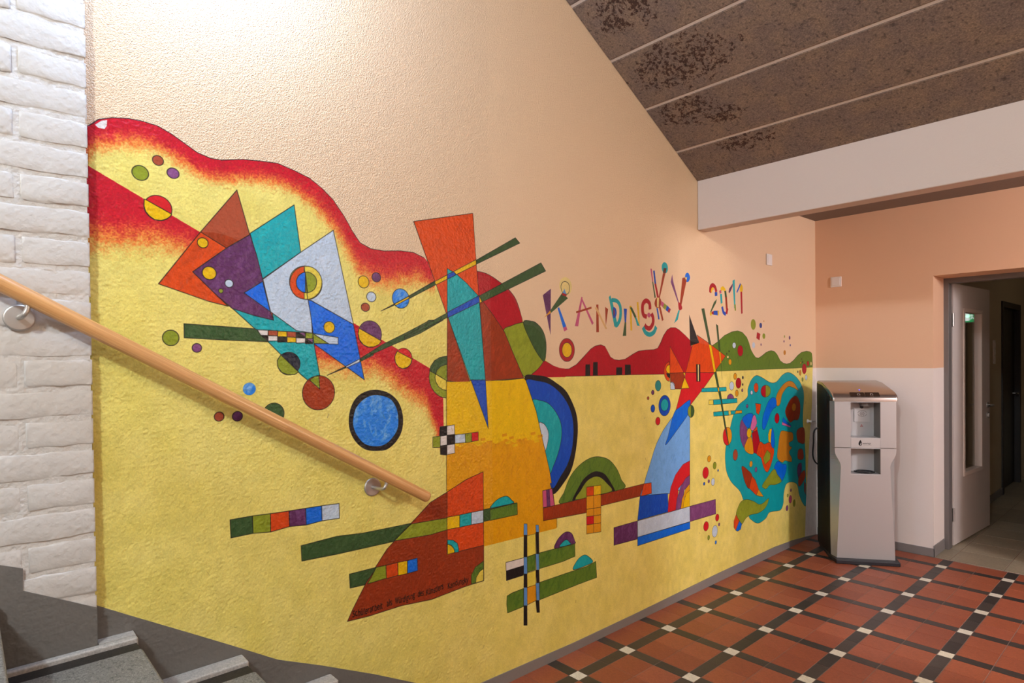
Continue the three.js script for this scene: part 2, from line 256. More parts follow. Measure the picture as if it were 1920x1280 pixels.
  P('yellow',[-66.2,143.2,-60.5,140.2,-60.6,136.1,-62.8,136.6,-65,138,-66.3,140.2,-66.6,142]);
  P('amber',[-61.2,111.8,-4.1,107.9,0.8,93.4,5.2,69.7,5.2,65.4,-37.5,66.1,-41.9,66.2,-41.4,94.9,-61.5,92.1],0);
  L('black',0.25,[5.2,69.7,5.2,65.4,-37.5,66.1,-41.9,66.2]);
  P('amber',[-61.2,112.6,-3.8,106.6,-2.3,105.4,1.9,90.5,4.9,70.2,4.9,64.9,-41.9,65.8,-41.3,98.9,-61.5,93.6],0);
  S('black',[-15.5,140.5,-7.3,141.1,-0.5,140,6.5,136.7,12.8,132.7,17.3,126.8,20.5,120.2,21.4,112.4,19.8,102.3,16.8,93.7,12.1,88,3,82.2,0.5,90.9,-6,116,-10.8,128.4],0);
  S('deepblue',[-14.6,138.8,-7.3,138.5,0.4,136.9,6.5,133.6,11.8,129,15.9,123.1,18.1,115.3,17.4,105.1,14.1,96.6,8.5,90.4,2,85.1,-1.1,97.2,-6.8,116.1,-11.6,129.6]);
  S('teal',[-10.6,129.1,-5.8,129,0.2,127.1,5.4,122.5,8.9,116.6,9.2,109.7,6.9,102.5,3.2,96.1,0.5,93,-2.8,103.5,-7.6,121]);
  S('pale',[-6.4,117.8,-3.8,117.8,-1.3,115.6,0.1,112.4,-0.5,108.2,-2.6,104.1,-4.8,110.4]);
  P('gold',[-60.8,139.7,-15,139.1,-8.2,124,-4.4,110.8,-1.7,102.2,-61.3,109],0);
  P('amber',[-61.2,111.7,-57.6,113.1,-54.2,111.4,-48.9,113.2,-44.5,111.1,-38.3,112.6,-33.6,110.7,-27.8,112.6,-22.2,110,-15.4,111.9,-10.2,109.9,-4.4,110.8,0.4,94.7,1.8,87.9,-10.5,88.4,-61.4,98.1],0);
  P('gold',[-60.3,118.2,-57.8,118.4,-57.5,117.2,-60,117],0);
  P('amber',[-58.5,114.8,-55.9,115,-55.6,113.9,-58.2,113.7],0);
  P('gold',[-56.5,116.7,-54,116.9,-53.7,115.7,-56.3,115.5],0);
  P('amber',[-54.7,113.3,-52.1,113.5,-51.8,112.3,-54.4,112.1],0);
  P('gold',[-52.7,115.2,-50.1,115.4,-49.8,114.2,-52.5,114],0);
  P('amber',[-50.7,117.1,-48.1,117.3,-47.8,116.1,-50.5,115.9],0);
  P('gold',[-48.8,113.6,-46.2,113.9,-45.9,112.7,-48.6,112.5],0);
  P('amber',[-46.8,115.6,-44.1,115.8,-43.8,114.6,-46.5,114.4],0);
  P('gold',[-44.9,112.1,-42.1,112.3,-41.9,111.1,-44.6,110.9],0);
  P('amber',[-42.8,114,-40.1,114.2,-39.8,113,-42.5,112.8],0);
  P('gold',[-40.7,115.9,-38,116.2,-37.7,115,-40.5,114.7],0);
  P('amber',[-38.7,112.4,-35.9,112.6,-35.6,111.4,-38.4,111.2],0);
  P('gold',[-36.6,114.4,-33.8,114.6,-33.5,113.4,-36.3,113.1],0);
  P('amber',[-34.6,110.8,-31.7,111,-31.4,109.7,-34.3,109.6],0);
  P('gold',[-32.4,112.8,-29.5,113,-29.2,111.7,-32.1,111.5],0);
  P('amber',[-30.2,114.8,-27.3,115,-27,113.7,-29.9,113.5],0);
  P('gold',[-28.1,111.1,-25.2,111.3,-24.8,110.1,-27.8,109.9],0);
  P('amber',[-25.9,113.1,-22.9,113.3,-22.6,112.1,-25.6,111.9],0);
  P('gold',[-23.7,109.4,-20.7,109.6,-20.4,108.4,-23.4,108.2],0);
  P('amber',[-21.5,111.5,-18.4,111.7,-18.1,110.4,-21.1,110.2],0);
  P('gold',[-19.2,113.5,-16.1,113.7,-15.7,112.4,-18.8,112.2],0);
  P('amber',[-16.9,109.8,-13.8,110,-13.5,108.7,-16.6,108.5],0);
  P('gold',[-14.6,111.8,-11.4,112,-11.1,110.7,-14.3,110.5],0);
  P('amber',[-12.2,113.9,-9,114.1,-8.7,112.8,-11.9,112.6],0);
  P('gold',[-9.9,110.1,-6.7,110.3,-6.4,109,-9.6,108.8],0);
  P('amber',[-7.5,112.2,-4.2,112.4,-3.9,111.1,-7.2,110.8],0);
  P('deepblue',[-47.7,140.2,-39.4,139.9,-38.1,118.1]);
  L('black',0.25,[-15.3,140.2,-8.2,124,-4.4,110.8]);
  L('black',0.25,[-15.3,140.2,-8.2,124,-4.4,110.8,0.4,94.7,1.8,87.9,4.9,70.2]);
  L('black',0.25,[-60.8,140.2,-61.5,93.6]);
  P('black',[-64.5,121.1,-60.8,121.1,-60.9,117.2,-64.7,117.1],0.6);
  P('white',[-60.8,121.1,-56.9,121.3,-56.8,117.2,-60.9,117.2],0.6);
  P('olive',[-68.1,117.1,-64.3,117.2,-64.4,112.4,-68.2,112.7],0.6);
  P('white',[-64.3,117.1,-60.9,117.2,-60.9,113,-64.4,113],0.6);
  P('black',[-60.9,117.2,-56.8,117.1,-56.9,113.1,-60.9,112.9],0.6);
  P('black',[-64.4,113,-61.1,113.1,-61.1,108.8,-64.4,109.4],0.6);
  P('white',[-60.9,113,-56.9,113.1,-56.9,109.2,-61,108.9],0.6);
  P('pale',[-56.7,117,-51.2,116.9,-51.1,113.1,-56.7,113.3],0.6);
  P('olive',[-51.2,116.9,-47.6,117,-47.6,113.1,-51.1,113.1],0.6);
  P('red',[-47.6,117,-43.9,117.1,-43.9,113.3,-47.6,113.2],0.6);
  P('green',[-148.8,97.4,-141.6,97.4,-141.5,91.5,-148.6,91.4]);
  P('olive',[-141.6,97.4,-135.6,97.1,-135.6,90.8,-141.5,91.5]);
  P('orange',[-135.6,97.1,-129.1,96.9,-129,91.4,-135.6,90.8]);
  P('purple',[-129.1,96.9,-123.1,96.8,-123,90.8,-129,91.4]);
  P('blue',[-123.1,96.8,-117.1,96.7,-117,91.2,-123,90.8]);
  P('pale',[-117.1,96.7,-110.3,96.4,-110.2,90.9,-117,91.2]);
  P('darkrust',[-107.7,51.7,-105.4,55.7,-99.8,64.1,-95.6,69.3,-90.5,75.1,-79.3,83.2,-69.8,90.1,-61.2,93.1,-61.6,66.8,-41.6,66.3,-41.8,50.5,-51.9,50.6,-62.2,50.1,-69.6,49.7,-84.3,51.1,-98.7,51.1]);
  P('orange',[-61.2,93.1,-51.2,96.9,-41.4,99.1,-41.6,66.3,-61.6,66.7]);
  P('green',[-125,83.8,-111.4,84.4,-100.9,83.5,-79.3,83.2,-87.6,77.5,-111.5,77.8,-124.8,78.3]);
  P('olive',[-79.3,82.9,-61.4,82.2,-61.5,77.1,-70,76.7,-87.2,77.7]);
  P('gold',[-61.4,82.4,-54.7,82.2,-54.8,76.9,-61.5,77.2]);
  P('teal',[-54.7,82.2,-48.3,82.2,-48.4,76.8,-54.8,76.9]);
  P('pale',[-48.3,82.2,-41.5,82,-41.6,76.5,-48.4,76.8]);
  S('teal',[-37.7,82.2,-33.9,84.9,-30,85.9,-26.1,85.1,-23.9,82.5,-23.6,81.3,-31.1,81.5]);
  P('green',[-41.5,82.2,-21.5,82,-21.4,76.7,-41.6,76.9]);
  P('teal',[-61.4,72.8,-58.5,72.1,-56.1,70.1,-55.4,67.5,-55.6,66.3,-57.6,66.5,-58.1,68.5,-59.4,70.1,-61.4,71]);
  P('gold',[-61.4,71,-59.4,70,-58.1,68.4,-57.6,66.6,-61.5,66.6]);
  P('green',[-106.6,69.2,-95.3,69.1,-96,68.1,-100.4,63.6,-106.4,63.9]);
  P('olive',[-95.3,69.1,-91,68.9,-90.9,63.8,-99.2,63.6,-97,66.5]);
  P('orange',[-91,68.9,-85.7,68.8,-85.6,63.6,-90.9,63.6]);
  P('gold',[-85.7,68.8,-81.2,68.5,-81.3,63.3,-85.6,63.5]);
  P('blue',[-81.2,68.5,-76.5,68.5,-76.4,63.3,-81.3,63.3]);
  P('olivegreen',[-41.8,59.3,-46.5,57.7,-48.8,54.7,-48.8,50.8,-46.4,50.7,-46.1,53,-44.2,55.1,-41.9,56]);
  P('yellow',[-41.9,56,-44.2,55.1,-46.1,53,-46.4,50.7,-42,50.6]);
  S('teal',[-37.3,82.3,-34.6,84.8,-30.9,86,-27.3,85.9,-24.5,83.6,-23.6,82.2,-31,82.1]);
  P('olivegreen',[-37.7,81.6,-21.2,81.9,-21.1,76.4,-37.8,76.7]);
  P('rose',[-4.5,85,2.1,85.1,3.7,76.3,-4.3,76.8]);
  P('purple',[-1.9,84.9,0.2,85,0.7,76.3,-1.6,76.6],0.4);
  S('olivegreen',[8.3,76.6,10.8,82.2,15.4,89.2,22.2,94,30.4,96.7,37.7,96.7,46.3,93.9,52.7,88.2,56.5,81.9,58.8,76.7,34.9,75.4],0.8);
  S('black',[16.6,77.1,20.9,82.2,25.6,86.6,31.5,88.9,36.3,89.1,42.5,86.7,47.4,81.5,50.9,76.7,48.9,76.6,44.3,81.6,38.7,85.6,33.9,86.6,27.9,85.1,23.2,81.1,19.4,77.1],0);
  S('olive',[19.4,76.9,23.2,81.1,27.9,85.1,33.9,86.6,38.7,85.6,43.6,82.1,48.1,76.9,33.7,76.7],0.5);
  P('darkrust',[-4.3,76.5,27.8,76.5,39.2,76.3,77,76.6,74.1,70,39.1,70.3,27.6,68.7,-4.2,70.3]);
  P('orange',[77,76.6,84.3,76.2,84.5,69.9,74.4,69.9]);
  P('skyblue',[125.5,116.1,117.6,114.6,107.5,113.6,101.8,109.6,96.2,105.3,92.8,101.7,90.1,98.8,86.7,93.7,82.7,86.3,79.3,80.6,77.4,76.6,75,72.8,73.5,70.3,101.2,67,124.8,67.7],0.8);
  P('deepblue',[73.4,70.2,100.8,67.4,101.3,56.2,70.8,56.7]);
  P('orange',[77,76.6,84.3,76.2,84.5,69.9,74.4,69.9]);
  P('red',[100.6,55.8,101.5,62.9,104,70.7,108.9,77.3,117.1,82.7,124.8,84.1,124.7,75.1,112,68.6,110.2,56],0.5);
  P('plum',[108.9,55.8,110.3,62.4,114.4,69.1,120.3,73.9,124.7,75.1,124.6,69.5,118.5,66.7,114.7,55.2],0.5);
  P('amber',[114.4,55.7,116,61.5,120.2,67.3,124.6,69.7,124.6,65.6,118.5,62,117.2,55.7],0.5);
  P('gold',[117,55.7,118.1,60.2,121,64.4,124.6,65.7,124.4,55.4],0.5);
  P('pale',[70.8,56.4,88.4,56,124.4,55.6,124.6,46,70.7,47.1]);
  P('blue',[70.7,47.1,124.6,45.8,124.5,41.5,70.6,42.2]);
  P('purple',[49.6,56.6,70.5,56.4,70.4,46.1,49.5,47]);
  P('plum',[124.8,55.6,155.2,55,155.4,45.4,124.6,46]);
  P('orange',[27.6,82,33.3,81.7,33.2,76.8,27.5,77.2],0.6);
  P('gold',[33.3,81.7,39.2,81.4,39.1,76.5,33.2,76.8],0.6);
  P('yolk',[27.5,77.2,33.2,76.8,33.1,70,27.4,70.5],0.6);
  P('yolk',[33.2,76.8,39.1,76.5,39,69.6,33.1,70],0.6);
  P('yolk',[27.4,70.5,33.1,70,33.1,66.1,27.4,66.6],0.6);
  P('yolk',[33.1,70,39,69.6,38.9,65.6,33.1,66.1],0.6);
  P('red',[27.4,66.6,33.1,66.1,33,61.8,27.3,62.3],0.6);
  P('yolk',[33.1,66.1,38.9,65.6,38.8,61.3,33,61.8],0.6);
  P('yolk',[27.3,62.3,33,61.8,32.9,57.1,27.2,57.6],0.6);
  P('yolk',[33,61.8,38.8,61.3,38.8,56.5,32.9,57.1],0.6);
  P('white',[-28.7,55.6,-17.4,55.3,-17.4,51.6,-28.6,51.7]);
  P('black',[-28.6,51.7,-17.4,51.6,-17.7,47,-28.6,47.1],0);
  P('olivegreen',[-15.4,55.2,-9.7,55.3,-9.8,47.8,-15.4,47.8]);
  P('olivegreen',[-7.7,55.3,18.2,54.6,18.3,48,9.2,47.4,-7.8,47.7]);
  S('purple',[3.4,55.3,5,58.5,8.3,60.8,12.2,61.7,16,60,18.2,55.8,18.2,54.6,10.4,54.7]);
  S('teal',[7.1,55.2,9.3,57.2,12.1,57.8,14.3,56,14.8,54.8]);
  P('olivegreen',[-28.2,40,-25.2,40.6,-17.8,40.8,-17.9,32.3,-28,32.1,-28.5,36.3]);
  P('yolk',[-15.5,40.7,-9.7,40.6,-9.7,32.9,-15.6,32.4]);
  P('olivegreen',[-7.3,41,11.3,40.9,27.2,40.7,34.4,41.7,35,33,22.4,33.1,-7.2,32.6]);
  S('teal',[16.8,41.5,19.7,45.4,23.8,47,27.3,46.4,32,42.2,27.2,41.3]);
  P('yellow',[-15.4,47.4,-9.6,47.4,-9.7,40.6,-15.5,40.7],0.4);
  P('yellow',[-15.1,65.2,-9.6,65.1,-9.7,55.4,-15.3,55.2],0.4);
  P('cornflower',[-17.1,71.3,-15,70.9,-15,65.5,-17.3,66],0.3);
  P('black',[-17.2,65.9,-15.1,65.5,-15.2,55.2,-17.5,55.7],0.3);
  P('cornflower',[-17.4,55.7,-15.3,55.2,-15.3,47.1,-17.6,47.7],0.3);
  P('black',[-17.5,47.7,-15.4,47.1,-15.4,40.7,-17.7,41.3],0.3);
  P('cornflower',[-17.6,41.3,-15.5,40.7,-15.5,32,-17.8,32.7],0.3);
  P('black',[-17.8,32.6,-15.6,32,-15.7,22.7,-18,23.4],0.3);
  P('cornflower',[-9.4,69.3,-7.4,68.9,-7.2,65.4,-9.2,65.8],0.3);
  P('black',[-9.4,65.8,-7.4,65.4,-7.3,54.9,-9.2,55.3],0.3);
  P('cornflower',[-9.6,55.4,-7.5,54.9,-7.3,47.1,-9.2,47.5],0.3);
  P('black',[-9.7,47.6,-7.5,47.1,-7.3,40.8,-9.2,41.3],0.3);
  P('cornflower',[-9.8,41.4,-7.5,40.9,-7.4,32.3,-9.3,32.8],0.3);
  P('black',[-10,33,-7.6,32.4,-7.4,26.5,-9.3,27],0.3);
  P('black',[27.8,145.8,31.4,145.8,31.4,139.9,27.6,140],0);
  P('black',[33.9,146.9,37.5,146.9,37.5,139.9,33.6,140],0);
  P('black',[53.1,143.8,58.2,143.7,58.1,139.7,52.9,139.7],0);
  P('black',[60.7,145.2,65.8,145.1,66,139.7,60.6,139.6],0);
  E('crimson',14,153.3,5.6,5.8);
  E('gold',14,153.3,3.6,3.7);
  P('orange',[103.6,134.5,102.1,134.7,100.7,135.3,99.6,136.3,98.7,137.5,98.1,139,97.9,140.5,98.1,142,98.7,143.4,99.7,144.6,100.9,145.5,102.3,146.1,103.8,146.2]);
  P('gold',[104,139.1,102.9,139.2,102,139.5,101.2,139.9,100.6,140.5,100.2,141.1,100.1,141.8,100.3,142.5,100.6,143.1,101.3,143.7,102.1,144.1,103,144.3,104,144.4]);
  P('black',[100.3,139.3,104,139.2,103.9,136.4,101.6,137.4],0.4);
  P('orange',[104.4,155.6,119.2,139.4,104.1,139.4]);
  P('darkrust',[104.1,139.4,119.2,139.4,120,136.9,115.8,129.4,109.2,129.7,104.4,134.1]);
  P('pale',[105.8,134.2,107,133.9,107.9,133.4,108.5,132.8,108.9,132.2,108.9,131.5,108.5,130.9,107.8,130.4,106.9,130,105.8,129.7,104.2,132]);
  P('pale',[104.4,134,107.1,133.3,108.9,131.5,109.2,129.4,104.5,129.6]);
  P('orange',[129.3,156.8,136.7,158.3,134.5,162.9,150,157.3,169.4,149.3,154.8,138.6,121.1,139.4,126.5,150.9]);
  P('red',[121.1,139.4,155.2,138.5,144,130.5,126,118.8,126.1,122.1,109.3,115.2,115.8,128.7,120,135.8]);
  P('gold',[118.3,139.2,120.8,139.4,119.8,137.4],0.4);
  P('gold',[119.9,136.5,125.1,129.5,116.1,129.6]);
  P('black',[125.8,175.3,136.9,157.9,126.6,156],0);
  P('black',[133.1,144.3,137.8,144.2,137.9,133.2,133.2,133.4],0);
  P('straw',[134.9,144.1,136.2,144.1,136.1,133.5,134.9,133.5],0);
  P('green',[140.2,179.6,143.3,180,151.2,156.9,148.6,157.3]);
  P('gold',[148.3,157.2,151.5,156.5,157,138.9,154.4,138.6],0.3);
  P('green',[154.8,138.6,157.3,139.3,161.3,127.5,169.2,101.3,173.6,87,168.1,99.8,162.6,118.2]);
  P('green',[157.8,170.3,160.1,169.5,162.8,152.3,164.7,133.6,163.6,143.8,161,152.3]);
  P('gold',[160.9,152.5,162.8,152.2,163.9,144.6,163,144.2],0.3);
  S('blue',[125.4,122.1,125.4,118.1,123.1,113.1,114.2,106.6,99.4,96.8,101.7,102,108,114.9,115.6,118.7],0.7);
  E('green',126.8,114.9,3.7,3.8);
  P('olive',[126.7,111.1,125.8,111.3,124.9,111.8,124.1,112.4,123.6,113.3,123.2,114.2,123.1,115.2,123.2,116.1,123.6,117,124.2,117.8,125,118.3,125.9,118.7,126.8,118.7]);
  E('darkteal',91.9,132.3,2.9,3.1);
  E('purple',86.5,128.6,1.4,1.3);
  E('rust',81.9,125.5,1,0.9);
  E('deepblue',98.3,120.2,6,6.1);
  E('teal',98.3,120.6,3.8,3.6);
  E('deepblue',86.4,119.2,2,2.2);
  E('red',91.3,111.5,2.3,2.3);
  P('teal',[139.5,128.8,158.3,128.6,159.5,125.7,139,126.4]);
  P('gold',[158.9,128.6,160.7,128.5,161,125.9,159.5,125.8],0.4);
  P('teal',[160.7,128.5,170,128.4,170.3,125.8,161,125.9]);
  P('plum',[170.9,120.4,171,121.2,171.5,122,172.2,122.6,173.2,123.1,174.3,123.4,175.5,123.5,176.8,123.3,177.9,122.9,178.8,122.3,179.6,121.6,180.1,120.8,180.2,119.9]);
  P('yellow',[147.8,120.8,153.2,120.7,153.5,117.5,147.7,117.9]);
  P('teal',[153.4,120.7,184.3,120.1,184.6,117.1,153.8,117.4]);
  P('teal',[153.4,112.6,172.4,112.2,173.2,109.2,153.7,109.9]);
  P('yellow',[172.6,112.2,175.7,112,176,109.3,173.2,109.3],0.5);
  P('teal',[176,112,182.9,111.7,181.3,109.4,176,109.5]);
  P('yolk',[182.9,111.7,191,111.3,191,109.4,181.3,109.6]);
  E('yolk',182,135.3,2.2,2.2);
  E('crimson',186.5,130.5,3.7,3.6);
  E('navy',192.7,134.1,1,1.1);
  E('pale',177.2,128.9,3,2.9);
  E('yolk',184.1,123.6,2.2,2.2);
  E('navy',192.4,129.3,0.8,0.8);
  E('plum',191.7,125.3,1.1,1.1);
  S('teal',[198.6,120.1,199.7,125.9,204.8,132,211.9,135,220.2,133.5,233.1,129.4,243.1,129.2,253.4,134.1,262.8,136,272.5,134.1,282.3,129.5,288.6,123.8,291.8,116.5,289.5,96.7,293.1,76.4,294.2,58.4,294.8,29.3,288.6,30.3,282.3,38,278.7,46.2,272.5,49.5,264.1,50.7,258.1,49.2,254.5,42.3,253.9,36.1,248.5,31.7,231.7,33.1,225.1,29.7,213.5,28.3,203.3,32.7,199.4,36.4,191.7,49.3,187,55.8,175.8,63.6,169.6,71.5,167.9,80.9,169.3,89.1,174.5,99.8,179.3,108.8,185.9,115]);
  P('teal',[153.4,112.6,172.4,112.2,173.2,109.2,153.7,109.9]);
  P('yellow',[172.6,112.2,175.7,112,176,109.3,173.2,109.3],0.5);
  P('teal',[176,112,182.9,111.7,181.3,109.4,176,109.5]);
  P('yolk',[182.9,111.7,191,111.3,191,109.4,181.3,109.6]);
  P('green',[161.3,126,162.7,125.5,169.2,101.3,173.6,87,168.1,99.8]);
  E('yolk',171.2,95.1,5.8,6.1);
  P('red',[172,89,170.5,89.1,169,89.6,167.7,90.5,166.6,91.7,165.8,93.1,165.4,94.7,165.4,96.3,165.7,97.8,166.5,99.2,167.6,100.3,168.9,101,170.4,101.3]);
  P('green',[162.7,119.7,164.2,119.6,170.2,98.8,173.6,87,169.1,98.1]);
  E('orange',211.8,126.3,3.3,3.4);
  E('olive',226.6,123.1,7.7,4.4);
  P('crimson',[226.4,118.7,224.4,118.9,222.6,119.5,221,120.2,219.8,121.2,219.1,122.3,218.8,123.5,219.1,124.6,219.9,125.6,221.1,126.5,222.7,127.1,224.5,127.5,226.5,127.6]);
  E('pale',205.2,123.1,1.6,1.6);
  E('plum',198.5,113.8,1.6,1.3);
  S('ochre',[242.4,116.8,246.3,121.8,255.6,127.2,265.1,129.3,273.6,127.6,281.5,121.3,272.3,123.9,262.7,124.8,253.2,119.4,250.3,113.3,246.6,111,242.8,112.7]);
  S('blue',[242.9,116.3,237.3,117.9,230.7,115.4,225.2,109.6,221.5,103.9,220.8,96.9,223.9,95.2,228.3,99.3,232.7,105.1,238.3,109.3,243.2,111.1]);
  P('orange',[210.6,115.1,218.9,114.1,217.8,109.6,215.2,106.7,212,108.3]);
  S('darkrust',[258.2,105.4,262.5,111.5,269.8,115.9,278.4,116.8,284.1,111.3,284.5,103.6,280.7,98.2,273.2,98.4,265.9,97.4]);
  E('ochre',273.4,108.5,3.7,3.2);
  E('crimson',244.3,101.9,3.8,3.8);
  P('blue',[254.6,102,259.9,98.4,268.3,94.5,267,93.2,252.9,97.4]);
  P('pinkish',[252.9,98.4,267.5,94,266.6,93.1,252.4,96.3],0.4);
  S('plum',[188.6,102.4,191.5,104.9,194.4,102.9,199.2,95.8,198.2,90,194.2,85.1,190.3,88.9,187.9,94.9]);
  S('blue',[191.5,104.9,196.5,107.8,202.4,108.6,207,107.1,203.7,101.2,199.3,98.2]);
  S('pinkish',[204.3,101.2,207.4,106.4,210.5,106.1,212.5,100.6,207.3,96,203.3,97.4]);
  P('orange',[207.3,95.6,213,98.5,213.4,95.5,205.6,94.7]);
  S('yolk',[194.2,85.1,200.2,91.8,204.8,90.9,207.5,79.8,199,80.7]);
  P('crimson',[205.2,94.3,213.4,95.7,217,86.7,212.1,78.6,207.5,80.1]);
  E('gold',201.2,94.6,3.4,3.4);
  S('orange',[217,86.7,223.8,84.5,232.4,84.7,239,78.9,236.7,71.9,230,64,225.6,64.3,221.4,69.2,218.3,75.1,212.1,78.8]);
  P('olive',[228,79.8,233.6,76.4,232.2,71.9,224.6,69.3,222.1,74.6]);
  P('gold',[230.3,85.9,229.9,91,232.6,94.9,235.9,94.8,235.8,88.4,234.2,84]);
  S('blue',[235.9,94.8,238.7,92.3,240.4,83.9,237.9,80,234.2,84]);
  S('ochre',[250.5,91.3,262.2,90.2,270.6,88.4,271.3,82.9,264.5,81.5,265.6,78.7,269.3,77.2,264.4,74,268.7,69.2,267.9,66.1,257.2,68.4,252.5,67.4,244.5,72,246.2,81.2]);
  S('rustred',[278,88.8,284.3,91.3,291.5,90.4,293.2,84.1,291.8,78.2,282.9,79.6,279.2,82.2]);
  S('rustred',[280.3,73.3,284.1,74.6,289.2,72.9,290.4,66.7,285.3,65.6,279.7,67.9]);
  E('rust',181.5,81.3,3.2,3.8);
  E('yolk',203.5,72.4,2.2,2.2);
  E('plum',210.8,67.4,1.8,1.8);
  S('darkrust',[190.1,70.7,192,72.2,198.9,68.6,204.8,63.9,200.7,55.5,194.8,60.4]);
  P('orange',[204.8,63.7,209.8,60.2,214.5,52.8,210.7,49,200.7,55.5]);
  P('yolk',[214.5,52.8,222.2,46.2,215.9,47.4,211.1,48.9]);
  S('blue',[238.8,64.2,244.5,69.4,252.5,66.4,259.5,64.7,258.2,58.7,251.1,53.4,244.3,59.5]);
  S('olive',[220.2,54.8,225.5,58,238.8,64.2,244.3,59.5,251.1,53.4,240.8,52.2,232,53.2,226.5,51.3,221.2,52.8]);
  S('olive',[182,39.9,184,43.9,188.8,47.8,196.6,48.2,206.6,45.4,214.7,41.8,221,41.5,230.1,43.6,225.3,37.8,214.6,35.6,202.4,36.3,195.4,35.1,189.5,31.9,185.7,35.9]);
  P('orange',[182,40.2,186.3,34.9,181.5,29.3,178.7,32,178.8,36.3]);
  P('blue',[186.3,34.9,189.7,32.3,188.1,28.8,183.7,28.2,181.3,29.6]);
  S('purple',[278.8,57.1,280.2,62.4,286.5,62.7,286.4,56.1,281.3,51.3]);
  S('rustred',[280.7,45.9,281.8,52.3,291.5,56.5,293.3,50.7,285,45.3]);
  P('darkrust',[291.4,47.7,294,45.1,293.9,36.2,291.3,39.9]);
  E('plum',260.2,31.2,2.1,2.1,0.5);
  E('rose',266,37.1,2.7,3,0.5);
  E('olive',261.5,40.8,1.2,1.2,0.5);
  E('olive',272.8,33,2,2.7,0.5);
  E('plum',267.1,44,1.2,1.2,0.5);
  E('yolk',147.6,82.6,2.2,2.1,0.5);
  E('olive',154.4,77.4,2.1,2.3,0.5);
  E('red',143.3,74.1,3.6,3.7,0.5);
  E('deepblue',158.7,73.6,0.8,0.7,0.5);
  E('plum',147,68.1,1.1,1.1,0.5);
  E('deepblue',141.4,67.3,1.1,1,0.5);
  E('pale',152.2,67,2.2,2.4,0.5);
  E('red',157.1,42.6,2.3,2.3,0.5);
  E('red',143.3,39.5,3.1,3,0.5);
  E('plum',159.5,37.6,1,1.1,0.5);
  E('pale',154,34.1,3.4,3.8,0.5);
  E('olive',146.3,31.5,1.3,1.5,0.5);
  E('blue',155.1,26.6,1.1,1.2,0.5);
  E('pale',181,156.5,2.3,2,0.4);
  E('crimson',189.4,152.8,3.8,3.8,0.4);
  E('navy',174.2,152.5,0.6,0.5,0.4);
  E('navy',171.1,150.8,0.5,0.6,0.4);
  E('straw',172.5,148.6,1.2,0.9,0.4);
  E('yolk',175.3,145.2,2,2,0.4);
  E('crimson',292.8,138.2,4.1,4.1,0.4);
  E('crimson',299.8,142.4,2.2,2.1,0.4);
  E('yolk',285.9,143.1,0.9,0.8,0.4);
  E('navy',290,143.7,0.9,0.7,0.4);
  E('brown',287.8,146.1,0.6,0.7,0.4);
  E('straw',305.7,142.2,1.4,1.7,0.4);
  E('navy',280.8,136.1,0.8,0.9,0.4);
  E('ochre',285.1,135.3,1.9,2.2,0.4);
  E('pale',296.2,131.1,2.1,2.1,0.4);
  E('olive',289.4,129.7,1.5,1.6,0.4);
  E('olive',208.5,171.6,3.7,3.8,0);
  E('navy2',219.7,171.2,2,1.9,0);
  E('ochre',224.5,174.4,0.6,0.6,0);
  E('olive',224.4,163.5,2.2,2,0);
  E('pale',208.8,156.8,2.1,2.1,0);
  E('purple',220,157.3,0.8,0.9,0);
  E('olive',258,163.7,0.9,1,0);
  E('purple',266.8,162.9,1.4,1.5,0);
  E('purple',257.1,160,0.9,0.9,0);
  E('navy2',267.9,157.1,0.9,0.9,0);
  E('ochre',258.1,151.4,2,1.8,0);
  P('crimson',[214,166.2,219,165,217.6,160.4,213,161.9],0);
  // K
  E('straw',13.5,185.3,4.6,4.6,0);
  L('black',0.3,[13.1,187.8,15.3,187.1,16.4,185.3,16.1,182.9,14.7,181.5,11.7,181.7,10.4,183.4,10.2,185.5,11.3,187.1,13.1,187.8],1);
  P('purple',[-2.7,179.9,2.9,183.4,2.3,160.6],0);
  P('green',[11,181.9,15.1,179.4,2.8,171.5,0.3,170.5],0);
  P('yolk',[2.2,172.7,2.8,171.6,-2,169],0);
  P('cornflower',[12.6,184,14.1,181.3,11.2,181.9],0);
  P('crimson',[11.2,181.9,14.3,181.1,13.8,180.2,10.8,180.7],0);
  P('blue',[7.5,174.1,8.6,174.6,13.6,165.3,11.4,164.4],0);
  P('rose',[11.4,164.4,13.6,165.3,14.5,163.6,12.1,162.6],0);
  // A
  P('rose',[25.3,180.7,26.2,180.5,22.6,165.4,20.1,165.5,24.1,177.3],0);
  P('rose',[25.3,180.7,34.7,167.5,33.5,166.4,24.9,179.5],0);
  P('rustred',[21.1,173,33,176,33.2,175,21.3,172.1],0);
  // N
  P('rustred',[37,177.3,38.7,177.4,38.9,162.8,36.8,162.7],0);
  P('tan',[35.8,175.5,37.3,176.1,45.7,164.8,44.4,164.5],0);
  P('rustred',[44.3,176.4,46.7,175.3,44.6,166.1],0);
  // D
  P('teal',[47.4,181.8,48.7,182.9,49.4,181.1,50.2,180.5,54.2,168.4,53.1,166.1,51.9,166.1,48.2,179.1],0);
  L('teal',2.2,[49.7,180.4,54.3,180.1,57.2,177,57.1,171.1,54.7,167.4,52.6,166.5],1);
  S('deepblue',[51,176.2,53.2,176,54,173.6,53,171.3,51.1,170.9],0);
  S('purple',[51,175.4,52.4,174.8,52.6,173.2,51.3,171.8],0);
  // I
  P('deepblue',[60.3,176.2,63.1,176.2,62.2,168.6,61,168.6],0);
  P('green',[61,168.8,62.3,168.6,62.2,161.2,59.1,161.1],0);
  // N
  P('gold',[65.4,178,67.1,178.1,67.7,164.3,66.2,164.3],0);
  P('green',[65.7,177.1,67.6,177.3,71.6,172.3,70.8,170.5],0);
  P('teal',[70.5,171.5,71.6,171.8,74.8,166.9,72.2,167.2],0);
